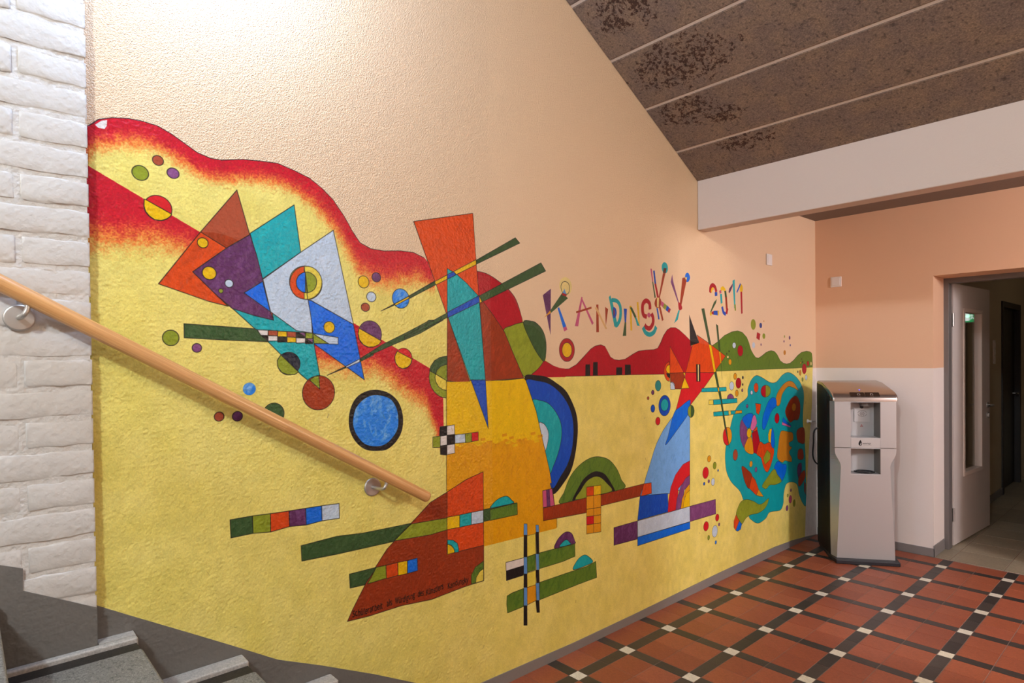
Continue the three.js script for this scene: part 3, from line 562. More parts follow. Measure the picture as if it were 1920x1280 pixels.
  P('gold',[72.1,180.4,73.7,180.5,74.9,167.6,73.5,168.9],0);
  // S
  L('crimson',2.6,[84.7,176.9,84.2,180.3,81.1,181.7,78,179.7,77.5,175.9,78.7,173.2,81.5,172.5],1);
  E('rose',83.6,173.5,1.6,1.4,0);
  L('crimson',2.6,[86,174.5,87.6,172.1,87.3,168.7,84.3,165.9,80.9,166.4,79.4,167.7],1);
  L('teal',2.6,[77.8,166.3,80.2,163.3,84.3,162.3,88.4,163.8,90.6,167],1);
  // K
  P('rose',[85.4,200.5,86.8,200.6,88,193.2,87.1,193],0);
  P('green',[87.1,193,88,193.2,90.5,184.1,89.3,183.7],0);
  P('deepblue',[88.1,199.5,89.6,199.8,90.9,192.2,89.5,191.9],0);
  P('crimson',[89.3,192,90.9,192.3,93.7,184.2,91.8,184.1],0);
  E('teal',99.9,202.3,3.2,3.3,0);
  P('brown',[98.6,202,101.8,202.3,100.7,199.1,97.9,199.1],0);
  P('rustred',[97.9,198.9,100.5,199.1,94.4,184,93.5,184.3],0);
  S('rustred',[89.6,182,91.1,183.8,94.1,184.3,95.8,182.3,94.6,178.7,91,178.2,89.3,179.9],0);
  P('straw',[91.7,184.1,93.7,184.2,93.4,178.3,91.6,178.6],0);
  P('deepblue',[91,177.9,92.4,177.9,94.1,171.5,92.8,171.3],0);
  P('rustred',[93.6,178.3,95.3,178.8,98.1,171.2,96.6,170.5],0);
  P('rose',[95.6,182.5,98.9,181.2,97.6,178.5,95.6,179.8],0);
  P('olive',[98.9,181.1,101.9,179.8,100,177.2,97.6,178.5],0);
  P('deepblue',[101.9,180.1,105.7,177.8,104.1,175.5,100.4,177.2],0);
  P('crimson',[103.8,178.4,105.7,177.8,104.1,175.6,102.5,176.4],0);
  // Y
  P('plum',[105.9,194.2,107.5,199,108.7,194.4,114.7,181.9,113.9,181.8],0);
  S('blue',[123.5,201.2,125.5,201,127.1,198.5,124.9,195.8,121.7,196.3,121.7,199.6],0);
  P('rustred',[118.5,197.7,122.8,198.6,123.3,196.8,117.2,180.9,115.4,181.2],0);
  P('straw',[121.2,198.3,123.9,198.5,122.8,196.4],0);
  S('crimson',[114,182.6,117.2,180.9,117.9,178.7,115.2,177.7,114.1,178.9],0);
  P('teal',[113.9,177.6,115.4,177.7,113.2,171.9,109.3,169.6],0);
  // 2
  L('crimson',2.6,[150.7,190.7,151.3,194.2,154,195.8,156.9,194.6,158.4,191.6],1);
  L('gold',1.6,[152.1,191.2,153.2,193.3,155.1,193.5],1);
  P('deepblue',[156.3,191.2,159.6,191.6,159.6,189.2,156.6,188.7],0);
  P('straw',[156.5,187.1,159.1,188.2,158,186.8],0);
  P('green',[158.9,186.9,158,184.5,151.2,177.5,150.2,177.5,155.3,184.7],0);
  E('gold',151.3,176.9,1.3,1.2,0);
  P('crimson',[152.2,178.3,155.2,178.8,154.6,176.5,152.5,176.9],0);
  P('deepblue',[154.9,179,159.7,179.3,160.1,176.3,154.6,176.5],0);
  P('gold',[159.7,179.2,161.5,179.3,161.2,176.2,160,176.3],0);
  // 0
  L('rose',2.4,[163,193,163.9,191.1]);
  L('gold',2.4,[164.2,193.5,167,194.7,169.8,193.1],1);
  L('green',2.4,[169.8,193.1,170.8,188.7]);
  L('rustred',2.4,[170.8,189.1,171.8,180.7]);
  L('teal',2.4,[164.2,190.6,165.1,184.4]);
  L('straw',2.4,[165.1,184.4,165.9,182.5]);
  L('deepblue',2.4,[165.6,182.2,167.4,178.5,170.5,177.5],1);
  L('crimson',2.4,[172.6,181.6,171.1,177.7]);
  // 1
  P('purple',[174.2,192.3,175.1,194.8,180,198.9,179.6,196.6,175.9,192.1],0);
  P('teal',[179.7,200.6,182.6,201.7,183.3,182.1,181.7,182],0);
  P('olive',[181.7,184.4,183.7,184.7,184.1,180.5,182.6,180.2],0);
  // 1
  P('deepblue',[184.8,193.2,190.2,199.9,191.2,198.6,185.8,192.7],0);
  S('gold',[189.5,196.4,191.5,199,193.5,197.5,193.5,194.6,191.4,193.4,189.8,194.4],0);
  P('crimson',[190.4,193.6,192.8,194,193.2,178.9,191.2,178.6],0);
  { const wr = [...OUT_RIGHT, 317, 0, 317, 138.6]; path = new Path2D(); wr.forEach((v, i) => i % 2 ? 0 : i ? path.lineTo(v, wr[i + 1]) : path.moveTo(v, wr[i + 1])); path.closePath(); c.fillStyle = WALLWHITE; c.fill(path); }   // bare white strip beside the corner
  // hand lettering along the foot of the rust shape
  for (const [t, ax, ay, bx, by, hgt] of [['Schülerarbeit',-105.7,52.5,-92.8,52.2,2.4],
    ['als',-90.9,52.5,-88.4,52.7,2.4],
    ['Würdigung',-87.2,52.4,-77.9,52.4,2.4],
    ['des',-76.6,52.5,-73.6,52.5,2.4],
    ['Künstlers',-72.5,52.0,-63.6,52.3,2.4],
    ['Kandinsky',-61.7,51.9,-50.5,51.9,2.4]]) {
    const a = Math.atan2(by - ay, bx - ax), len = Math.hypot(bx - ax, by - ay);
    if (bx < x0 * 100 - 3 || ax > x1 * 100 + 3) continue;
    c.save(); c.translate(ax, ay); c.rotate(a); c.scale(1, -1); c.font = '10px sans-serif'; const k = len / c.measureText(t).width; c.scale(k, hgt / 7.3);
    c.fillStyle = c.strokeStyle = '#0d0806'; c.lineWidth = 0.45; let x = 0; for (const ch of t) { c.save(); c.translate(x, (q() - 0.5) * 1.4); c.rotate((q() - 0.5) * 0.2); c.fillText(ch, 0, 0); c.strokeText(ch, 0, 0); c.restore(); x += c.measureText(ch).width; } c.restore();
  }
  // scuffs and hairline marks in the paint
  for (let i = 0; i < 90; i++) { const x = -186 + q() * 500, y = 8 + q() * 130; c.globalAlpha = 0.25 + q() * 0.4; c.strokeStyle = q() < 0.5 ? '#8a7433' : '#6a5a3a'; c.lineWidth = 0.12 + q() * 0.2; c.beginPath(); c.moveTo(x, y); c.lineTo(x + (q() - 0.5) * 2, y + q() * 2.2); c.stroke(); }
  c.globalAlpha = 1;
  // grain of the brushed paint
  c.setTransform(1, 0, 0, 1, 0, 0);
  const g = c.getImageData(0, 0, w, h), e = g.data;
  for (let j = 0; j < h; j++) for (let i = 0; i < w; i++) {
    const X = x0 * 100 + i * px, Y = top * 100 - j * px; if (Y > lerpTab(OUT_TOP, X) && X < 320) { if (!(X > -62 && Y < 210)) continue; }
    const k = (j * w + i) * 4; if (Math.abs(e[k] - 234) + Math.abs(e[k + 1] - 201) + Math.abs(e[k + 2] - 164) < 12) continue;
    const m = 1 + (vn(X * 0.4, Y * 0.3 + 50) - 0.5) * 0.05 + (vn(X * 4.5, Y * 3.2) - 0.5) * 0.08;
    for (let r = 0; r < 3; r++) e[k + r] = Math.min(255, e[k + r] * m);
  }
  c.putImageData(g, 0, 0);
  const t = new THREE.CanvasTexture(cv); t.colorSpace = THREE.SRGBColorSpace; t.wrapS = t.wrapT = THREE.ClampToEdgeWrapping; t.magFilter = t.minFilter = THREE.LinearFilter;
  t.repeat.set(1 / (x1 - x0), 1 / (top - bottom)); t.offset.set(-x0 / (x1 - x0), -bottom / (top - bottom)); return t;
}
// ---------------------------------------------------------------- painted wall
const XL = -1.862, XR = 3.156;
const wallMural = struct('wall_left', 'long peach plaster wall carrying the colourful mural', 'wall');
mesh('masonry', box(XL, 0, -0.3, XR + 0.3, 4.95, -0.004), M.core, wallMural);
const faceUV = (g) => { const p = g.attributes.position, uv = new Float32Array(p.count * 2); for (let i = 0; i < p.count; i++) { uv[2 * i] = p.getX(i); uv[2 * i + 1] = p.getY(i); } g.setAttribute('uv', new THREE.BufferAttribute(uv, 2)); return g; };
const face = (x0, y0, x1, y1, z = 0) => faceUV(new THREE.PlaneGeometry(x1 - x0, y1 - y0).translate((x0 + x1) / 2, (y0 + y1) / 2, z));
for (const [a, b, k] of [[XL, -0.36, 0.0019], [-0.36, 1.14, 0.0014], [1.14, XR, 0.0007]]) { const m = M.peach.clone(); m.bumpScale = k; mesh('plaster_coat', box(a, 2.4, -0.004, b, 4.95, 0), m, wallMural); }
function clipX(a, lo, hi) {   // polygon (flat list) cut to lo <= x <= hi
  for (const [v, s] of [[lo, 1], [hi, -1]]) {
    const r = []; const n = a.length / 2;
    for (let i = 0; i < n; i++) {
      const ax = a[2 * i], ay = a[2 * i + 1], bx = a[2 * ((i + 1) % n)], by = a[2 * ((i + 1) % n) + 1], ia = (ax - v) * s >= 0, ib = (bx - v) * s >= 0;
      if (ia) r.push(ax, ay);
      if (ia !== ib) { const t = (v - ax) / (bx - ax); r.push(v, ay + t * (by - ay)); }
    }
    a = r;
  }
  return a;
}
const outline = [-185.6,217.5,-184.7,218.3,-183.0,220.0,-179.7,221.3,-175.6,222.1,-172.1,222.2,-167.9,221.8,-164.2,220.3,-160.5,218.2,-156.7,216.0,-152.7,215.0,-149.5,215.1,-142.8,216.7,-136.6,217.4,-131.2,217.8,-125.6,216.5,-119.7,214.8,-114.8,211.8,-110.7,208.4,-106.5,203.1,-102.9,197.5,-100.1,194.0,-95.6,192.2,-89.8,192.0,-82.6,192.8,-76.3,192.8,-71.2,191.2,-68.4,188.8,-76.1,205.4,-45.2,213.2,-43.8,188.5,-37.1,187.0,-29.3,183.5,-22.8,177.8,-17.9,171.0,-15.3,165.4,-9.3,164.8,-4.7,162.0,-1.5,157.2,-1.2,151.7,-1.1,148.3,-1.0,148.1,4.2,145.4,10.3,143.7,15.4,143.8,21.0,145.9,26.4,149.7,32.1,153.8,36.0,155.5,40.3,156.1,43.6,155.3,45.8,152.7,48.3,149.5,51.6,148.1,55.8,147.7,61.2,148.3,67.8,150.9,73.2,152.7,80.1,153.3,88.1,153.6,91.9,154.4,94.9,157.7,97.9,161.9,101.8,165.4,105.5,166.8,110.6,166.9,114.3,165.7,120.7,162.6,126.6,159.3,127.8,158.7,152.5,156.1,159.2,158.6,168.2,163.0,178.1,165.7,186.1,166.6,192.7,165.6,198.8,162.3,201.8,158.6,204.8,153.5,208.3,150.3,211.8,148.0,215.8,147.5,220.7,148.9,227.0,151.4,231.6,152.5,235.8,152.9,241.0,152.3,245.3,150.1,250.6,145.2,256.0,143.3,261.4,142.6,267.0,143.1,273.6,145.4,281.0,149.1,288.3,151.6,297.3,152.5,304.1,152.0,307.6,150.7,308.6,146.8, ...OUT_RIGHT, ...BASE_TOP, ...SKIRT].map((v) => v / 100);
for (const [a, b, ppm] of [[XL, -0.36, 850], [-0.36, 1.14, 850], [1.14, XR, 640]]) {
  const tex = paintPanel(a, b, ppm);
  const base = S({ map: tex, roughness: 0.5, bumpMap: rep(T_grain, 0.24), bumpScale: a < -1 ? 0.0019 : a < 0 ? 0.0014 : 0.0007 });
  const paint = PH({ map: tex, roughness: a < -1 ? 0.4 : 0.46, specularIntensity: a < -1 ? 0.7 : 0.4, bumpMap: rep(T_lumps, 0.34), bumpScale: a < -1 ? 0.0027 : a < 0 ? 0.0016 : 0.0007 });
  mesh('plaster_coat', face(a, 0, b, 2.4), base, wallMural);
  mesh('mural', faceUV(new THREE.ShapeGeometry(poly(clipX(outline, a, b))).translate(0, 0, 0.0012)), paint, wallMural, 'colourful abstract mural of circles, triangles, bars and hills on yellow');
}
// grey skirtings
const sk = struct('baseboard_left', 'grey painted skirting under the mural', 'baseboard');
{
  const a = SKIRT.map((v) => v / 100), b = BASE_TOP.map((v) => v / 100);   // both run right to left
  mesh('floor_strip', slab([...b, b[b.length - 2], 0, XR, 0], 0.006), M.greyFloor, sk);
  mesh('stair_strip', slab([...a, XL, 0, a[0], 0], 0.004), M.grey, sk);
}
// ---------------------------------------------------------------- brick wall on the stair side, every brick a piece
const wallBrick = struct('wall_stair', 'white painted brick wall beside the upper stairs', 'wall');
mesh('mortar', box(-5, 0, -0.3, XL - 0.004, 4.95, 0.0318), S({ color: '#cfc8c1', roughness: 0.5, bumpMap: rep(T_brick, 0.22), bumpScale: 0.004 }), wallBrick);
{
  const H = 0.0835, JT = 0.0125;
  const brickGeo = (w, sd) => {
    const nx = Math.max(4, Math.round(w / 0.02)), ny = 5, h = H - JT, pos = [], idx = [], o = sd * 13.7;
    for (let j = 0; j <= ny; j++) for (let i = 0; i <= nx; i++) {
      const u = i / nx, v = j / ny, ex = Math.min(u, 1 - u) * w, ey = Math.min(v, 1 - v) * h, e = Math.min(ex, ey);
      let x = u * w, y = v * h, z = e < 0.001 ? -0.005 : 0;
      z += (vn(x * 16 + o, y * 16) - 0.5) * 0.0048 * (e < 0.001 ? 0.4 : 1) + (vn(x * 60 + o, y * 60) - 0.5) * 0.001;
      if (e < 0.001) { y += (v < 0.5 ? 1 : -1) * ((vn(x * 30 + o, v * 9 + 4) - 0.5) * 0.008); }
      else if (i === 1 || j === 1 || i === nx - 1 || j === ny - 1) { if (i === 1) x = 0.004; if (i === nx - 1) x = w - 0.004; if (j === 1) y = 0.004 + (vn(x * 30 + o, 2) - 0.5) * 0.008; if (j === ny - 1) y = h - 0.004 + (vn(x * 30 + o, 7) - 0.5) * 0.008; }
      pos.push(x, y, z);
    }
    for (let j = 0; j < ny; j++) for (let i = 0; i < nx; i++) { const a = j * (nx + 1) + i; idx.push(a, a + 1, a + nx + 1, a + 1, a + nx + 2, a + nx + 1); }
    const g = new THREE.BufferGeometry(); g.setAttribute('position', new THREE.Float32BufferAttribute(pos, 3)); g.setIndex(idx); faceUV(g); g.computeVertexNormals(); return g;
  };
  const geos = {}; const get = (w, v) => geos[w + '/' + v] ??= brickGeo(w, v + w * 9);
  const y0 = 0.012, rest = [];
  for (let r = 0; r < 57; r++) {
    const y = y0 + r * H; let x = XL; const first = r % 2 ? [0.152, 0.24] : [0.24, 0.115];
    let k = 0;
    while (x > -3.2) {
      const w = k < 2 ? first[k] : 0.24, v = Math.floor(rnd() * 5), g = get(w, v);
      const near = x > -2.3 && y > 0.55 && y < 2.85;
      const at = [x - w, y, 0.036 + rr(-0.002, 0.002)];
      if (near) mesh('brick', g, M.brick, wallBrick).position.set(...at); else rest.push(g.clone().translate(...at));
      x -= w + JT; k++;
    }
  }
  mesh('brick_rest', mergeGeometries(rest), M.brick, wallBrick).userData.kind = 'stuff';
  const s2 = struct('baseboard_stair', 'grey stepped skirting painted on the brick wall over the stairs', 'baseboard');
  mesh('painted_strip', slab([-2.6,0.62,-2.6,1.35,-2.335,1.13,-2.335,1.090,-2.073,0.970,-2.026,0.950,-2.027,0.891,-1.863,0.800,-1.8635,0.62], 0.004).translate(0, 0, 0.037), M.grey, s2);
}
// ---------------------------------------------------------------- floor
const inView = (x, y, z, mar = 0.06) => { const v = new THREE.Vector3(x, y, z).project(camera); return v.z < 1 && Math.abs(v.x) < 1 + mar && Math.abs(v.y) < 1 + mar; };
const floor = struct('floor', 'red clay tile floor crossed by dark strips with white squares', 'floor');
{
  mesh('bedding', box(-5, -0.2, -0.3, 8.2, -0.0015, 6.4), S({ color: '#8a7468', roughness: 0.9 }), floor);
  const tileGeo = (w, d) => { const b = 0.0012, t = 0.0, y1 = -0.006, P = [[-w / 2, y1, -d / 2], [w / 2, y1, -d / 2], [w / 2, y1, d / 2], [-w / 2, y1, d / 2]], Q = [[-w / 2 + b, t, -d / 2 + b], [w / 2 - b, t, -d / 2 + b], [w / 2 - b, t, d / 2 - b], [-w / 2 + b, t, d / 2 - b]], v = [];
    const quad = (a, b2, c, e) => v.push(...a, ...b2, ...c, ...a, ...c, ...e);
    quad(Q[0], Q[3], Q[2], Q[1]); for (let i = 0; i < 4; i++) { const k = (i + 1) % 4; quad(P[k], P[i], Q[i], Q[k]); }
    const g = new THREE.BufferGeometry(); g.setAttribute('position', new THREE.Float32BufferAttribute(v, 3)); g.computeVertexNormals(); return boxUV(g); };
  const T_clay = dataTex(256, (u, v) => { const n = 0.5 * vn(u * 60, v * 60, 60) + 0.3 * vn(u * 128, v * 128, 128) + 0.2 * vn(u * 6, v * 6, 6); return g1(212 + 43 * n * 1.3); }, true);
  const clay = ['#a85b3d', '#aa5c3d', '#a4573a', '#ad5e40', '#a05439', '#ab5d41'].map((c) => S({ color: c, map: rep(T_clay, 0.31), roughness: 0.46, bumpMap: rep(T_fine, 0.2), bumpScale: 0.0003 }));
  const dark = ['#453d38', '#3d3632', '#4a413b'].map((c) => S({ color: c, map: rep(T_clay, 0.3), roughness: 0.42, bumpMap: rep(T_fine, 0.2), bumpScale: 0.0003 }));
  const pale = ['#f6eed8', '#f1e8d0', '#f8f1de'].map((c) => S({ color: c, map: rep(T_clay, 0.3), roughness: 0.42 }));
  const Pt = 0.37, W = 0.063, J = 0.0018, t = (Pt - W) / 2, gT = tileGeo(t - J, t - J), gX = tileGeo(t - J, W - J), gZ = tileGeo(W - J, t - J), gW = tileGeo(W - J, W - J);
  const hid = [[], [], []];
  const put = (kind, name, g, m, x, z) => {
    if (x > 3.16 || z > 6.2 || x < -0.9 || z < 0.005) return;
    if (inView(x, 0, z)) { const o = mesh(name, g, m, floor); o.position.set(x, rr(-0.0004, 0.0003), z); o.rotation.y = 0; } else hid[kind].push(g.clone().translate(x, 0, z));
  };
  const pick = (a) => a[Math.floor(rnd() * a.length)];
  for (let i = -3; i < 9; i++) for (let j = -1; j < 17; j++) {
    const x = i * Pt, z = 0.1813 + j * Pt;
    put(2, 'white_tile', gW, pick(pale), x, z);
    for (const k of [0, 1]) { put(1, 'dark_tile', gX, pick(dark), x + W / 2 + t * (k + 0.5), z); put(1, 'dark_tile', gZ, pick(dark), x, z + W / 2 + t * (k + 0.5)); for (const l of [0, 1]) put(0, 'red_tile', gT, pick(clay), x + W / 2 + t * (k + 0.5), z + W / 2 + t * (l + 0.5)); }
  }
  [['red_tile_rest', clay[0]], ['dark_tile_rest', dark[0]], ['white_tile_rest', pale[0]]].forEach(([n, m], k) => { if (hid[k].length) mesh(n, mergeGeometries(hid[k]), m, floor).userData.kind = 'stuff'; });
  const beige = ['#a8997f', '#b1a287', '#a09178'].map((c) => S({ color: c, map: rep(T_clay, 0.4), roughness: 0.4 })), q = 0.31, gB = tileGeo(q - 0.003, q - 0.003);
  for (let i = 0; i < 15; i++) for (let j = 0; j < 8; j++) { const o = mesh('beige_tile', gB, pick(beige), floor); o.position.set(3.161 + q * (i + 0.5), 0.0008, 0.615 + q * (j + 0.5)); }
}
// ---------------------------------------------------------------- stairs
{
  const st = thing('staircase', 'grey terrazzo stairs climbing along the mural wall', 'stairs');
  const T_ter = dataTex(512, (u, v) => { const a = vn(u * 110, v * 110, 110), b = vn(u * 55 + 3, v * 55, 55), c = vn(u * 170 % 256, v * 170 % 256, 170); let s = 122 + (c - 0.5) * 26; if (a > 0.74) s += 20; if (b > 0.78) s -= 22; if (a < 0.2) s -= 20; return [s, s * 0.97, s * 0.92]; }, true);
  const ter = S({ map: rep(T_ter, 0.3), roughness: 0.6, bumpMap: rep(T_fine, 0.15), bumpScale: 0.0006 });
  const kerbM = S({ color: '#ffffff', map: rep(dataTex(256, (u, v) => { const c = vn(u * 100, v * 100, 100), b = vn(u * 40, v * 40, 40), s = 176 + (c - 0.5) * 34 + (b - 0.5) * 16; return [s, s * 0.965, s * 0.925]; }, true), 0.3), roughness: 0.6 }), shade_strip = S({ color: '#5b5046', map: rep(T_ter, 0.4), roughness: 0.7 });
  const riser = 0.1735, run = 0.31, Z1 = 1.3;
  for (let k = 1; k <= 9; k++) {
    const xf = -0.84 - run * (k - 1), y = riser * k, xb = xf - run, end = k === 9 ? -4.95 : xb, z0 = xb < XL ? 0.0445 : 0.004;
    const s = new THREE.Group(); s.name = 'step'; st.add(s);
    mesh('tread', rboxUV(end - 0.02, y - 0.045, 0.136, xf, y - 0.004, Z1, 0.009, 3), ter, s);
    if (xb < XL && xf > XL) mesh('filler', boxUV(mergeGeometries([box(XL + 0.001, 0, 0.004, xf - 0.035, y - 0.04, 0.0445), box(XL + 0.001, y - 0.04, 0.004, xf, y + 0.0015, 0.0445)])), kerbM, s);
    mesh('kerb', rboxUV(end - 0.02, y - 0.04, z0, xf + 0.002, y + 0.002, 0.07, 0.006, 3), kerbM, s, 'raised pale edge strip along the wall');
    mesh('shade_strip', rboxUV(end - 0.02, y - 0.045, 0.071, xf - 0.002, y - 0.011, 0.135, 0.004, 2), shade_strip, s, 'recessed strip coloured dark for the shaded side of the kerb');  // dark colour stands in for shade on the kerb's inner face
    mesh('riser', box(end, 0, z0, xf - 0.035, y - 0.044, Z1 - 0.02), ter, s);
  }
}
// ---------------------------------------------------------------- sloping plank ceiling, beam, flat ceiling
{
  const ce = struct('ceiling', 'sloping ceiling of grey mould-stained concrete planks', 'ceiling');
  const ang = -Math.atan(0.571), x0 = 1.318, y0 = 2.627, depth = 6.2;
  const mk = (sd, stain) => { const n = 1024, cv = document.createElement('canvas'); cv.width = n; cv.height = 160; const c = cv.getContext('2d'), im = c.createImageData(n, 160), d = im.data;
    for (let j = 0; j < 160; j++) for (let i = 0; i < n; i++) { const z = i / n * 3.3, s = j / 160 * 0.36, X = z * 100 + sd * 31, Y = s * 100 + sd * 17;
      const n1 = vn(X * 2.4, Y * 2.4), n3 = vn(X * 0.16, Y * 0.16 + 9), n5 = vn(X * 0.9, Y * 0.9), f = 0.9 + (n3 - 0.5) * 0.06 + (n1 - 0.5) * 0.22 + (vn(X * 4.3, Y * 4.3) - 0.5) * 0.34 - (n5 > 0.76 ? (n5 - 0.76) * 1.2 : 0);
      let m = 0; for (const [cz, cs, rz, rs] of stain) { const q = ((z - cz) / rz) ** 2 + ((s - cs) / rs) ** 2 + (vn(X * 0.3, Y * 0.3 + 40) - 0.5) * 0.9, w = vn(X * 0.7 + 60, Y * 0.7) * 0.5 + vn(X * 1.7, Y * 1.7 + 8) * 0.4 + vn(X * 3.7, Y * 3.7 + 5) * 0.3; if (q < 1 && w > 0.62 + 0.1 * q) m = Math.max(m, Math.min(0.6, (w - 0.58 - 0.1 * q) * 6)); }
      const k = (j * n + i) * 4, warm = (n3 - 0.5) * 9; d[k] = (142 + warm) * f * (1 - m * 0.8); d[k + 1] = (118 + warm * 0.6) * f * (1 - m); d[k + 2] = (99 - warm * 0.4) * f * (1 - m * 1.12); d[k + 3] = 255; }
    c.putImageData(im, 0, 0); const t = new THREE.CanvasTexture(cv); t.colorSpace = THREE.SRGBColorSpace; t.wrapS = t.wrapT = THREE.RepeatWrapping; t.repeat.set(1 / 3.3, 1 / 0.36); t.magFilter = THREE.LinearFilter; return t; };
  const STAINS = [[[0.42, 0.14, 0.2, 0.06]], [[0.22, 0.1, 0.17, 0.1], [0.4, 0.2, 0.1, 0.06]], [[0.34, 0.17, 0.3, 0.14]], [[0.25, 0.14, 0.2, 0.12]], [[0.3, 0.2, 0.14, 0.08]]];
  const edges = [1.372, 1.13, 0.82, 0.508, 0.196, -0.116, -0.428, -0.74, -1.052, -1.364, -1.676, -1.988, -2.3, -2.612];
  const cos = Math.cos(Math.atan(0.571)), mats = STAINS.map((s, i) => S({ map: mk(i + 1, s), roughness: 0.9, bumpMap: rep(T_grain, 0.5), bumpScale: 0.0006 })), strip = S({ color: '#cdb9a6', roughness: 0.8, bumpMap: rep(T_fine, 0.2), bumpScale: 0.001 });
  for (let k = 0; k + 1 < edges.length; k++) {
    const L = (edges[k] - edges[k + 1]) / cos, J = 0.017, xs = edges[k], ys = y0 + 0.571 * (x0 - xs);
    const o = new THREE.Group(); void o;
    const g = new RoundedBoxGeometry(L - J, 0.12, depth, 2, 0.004).translate(-(L - J) / 2 - J / 2, 0.06, depth / 2 + 0.001), p = g.attributes.position, uv = g.attributes.uv;
    for (let i = 0; i < p.count; i++) uv.setXY(i, p.getZ(i), -p.getX(i));
    const m = mesh('ceiling_plank', g, mats[Math.min(k, 4) % 5], ce); m.position.set(xs, ys, 0); m.rotation.z = ang;
    const j = mesh('joint_strip', box(-L - J / 2 + 0.001, 0.003, 0.001, -L + J / 2 - 0.001, 0.1, depth), strip, ce); j.position.set(xs, ys, 0); j.rotation.z = ang;
  }
  mesh('hall_slab', box(1.471, 2.6, 0, 3.156, 2.85, 6.4), S({ color: '#7d6d62', roughness: 0.9, bumpMap: rep(T_grain, 0.5), bumpScale: 0.0015 }), ce);
  mesh('landing_slab', box(-5, 3.62, 0.037, -2.65, 3.9, 6.4), M.white, ce);
  mesh('bulkhead', box(-2.75, 3.9, 0.037, -2.65, 4.95, 6.4), M.white, ce);
  mesh('corridor_slab', box(3.456, 2.5, 0.5, 8.2, 2.8, 3.4), S({ color: '#6d645c', roughness: 0.9 }), ce);
  const beam = struct('beam', 'white plastered beam crossing under the ceiling', 'beam');
  const lightBlock = struct('wall_light_block', 'added unseen wall under the beam blocking hall light from the mural', 'wall'); mesh('plaster', box(1.366, 0, 2.2, 1.468, 2.292, 6.2), M.beam, lightBlock);  // added out of view to keep hall light off the mural's middle
  mesh('beam_body', rboxUV(1.362, 2.293, 0.001, 1.472, 2.95, 6.2, 0.006, 3), M.beam, beam);
}
// ---------------------------------------------------------------- end wall with the door opening, unseen walls that close the room
const D0 = 0.83, D1 = 1.86, DH = 2.06, BX = 3.156, BB = 3.456;
{
  const wb = struct('wall_back', 'end wall painted peach above and white below with a doorway', 'wall');
  const P1 = 1.386;
  mesh('lower_wall', mergeGeometries([box(BX, 0, 0.0, BB, P1, D0), box(BX, 0, D1, BB, P1, 6.4)]), M.white, wb);
  mesh('upper_wall', mergeGeometries([box(BX, P1, 0.0, BB, DH, D0), box(BX, P1, D1, BB, DH, 6.4), box(BX, DH, 0.0, BB, 2.95, 6.4)]), M.peachBack, wb);
  const bb = struct('baseboard_back', 'low grey skirting at the foot of the end wall', 'baseboard');
  mesh('strip', boxUV(mergeGeometries([rbox(BX - 0.005, 0, 0.006, BX + 0.002, 0.062, D0 + 0.005, 0.002), rbox(BX - 0.005, 0, D0 - 0.002, BX + 0.27, 0.085, D0 + 0.005, 0.002)].map((g) => g.index ? g.toNonIndexed() : g))), M.greyFloor, bb);
  const wr = struct('wall_front', 'plain wall behind the camera', 'wall'); mesh('plaster', box(-5, 0, 6.2, 3.456, 4.95, 6.4), M.beam, wr);
  const wl = struct('wall_landing', 'plain wall at the head of the stairs', 'wall'); mesh('plaster', box(-5.2, 0, -0.3, -5, 4.95, 6.4), M.beam, wl);
  // corridor
  const wc = struct('wall_corridor', 'plain corridor walls beyond the doorway', 'wall');
  const cm = S({ color: '#c9b899', roughness: 0.7, bumpMap: rep(T_grain, 0.5), bumpScale: 0.001 });
  mesh('plaster', mergeGeometries([box(BB, 0, 0.5, 5.99, 2.5, 0.74), box(5.99, 2.03, 0.5, 6.95, 2.5, 0.74), box(6.95, 0, 0.5, 7.9, 2.5, 0.74), box(7.8, 0, 0.5, 8.1, 2.5, 3.3), box(BB, 0, 3.1, 7.9, 2.5, 3.3)]), cm, wc);
  const bc = struct('baseboard_corridor', 'grey skirting of the corridor', 'baseboard'); mesh('strip', box(BB, 0.001, 0.738, 5.98, 0.075, 0.748), M.greyFloor, bc);
}
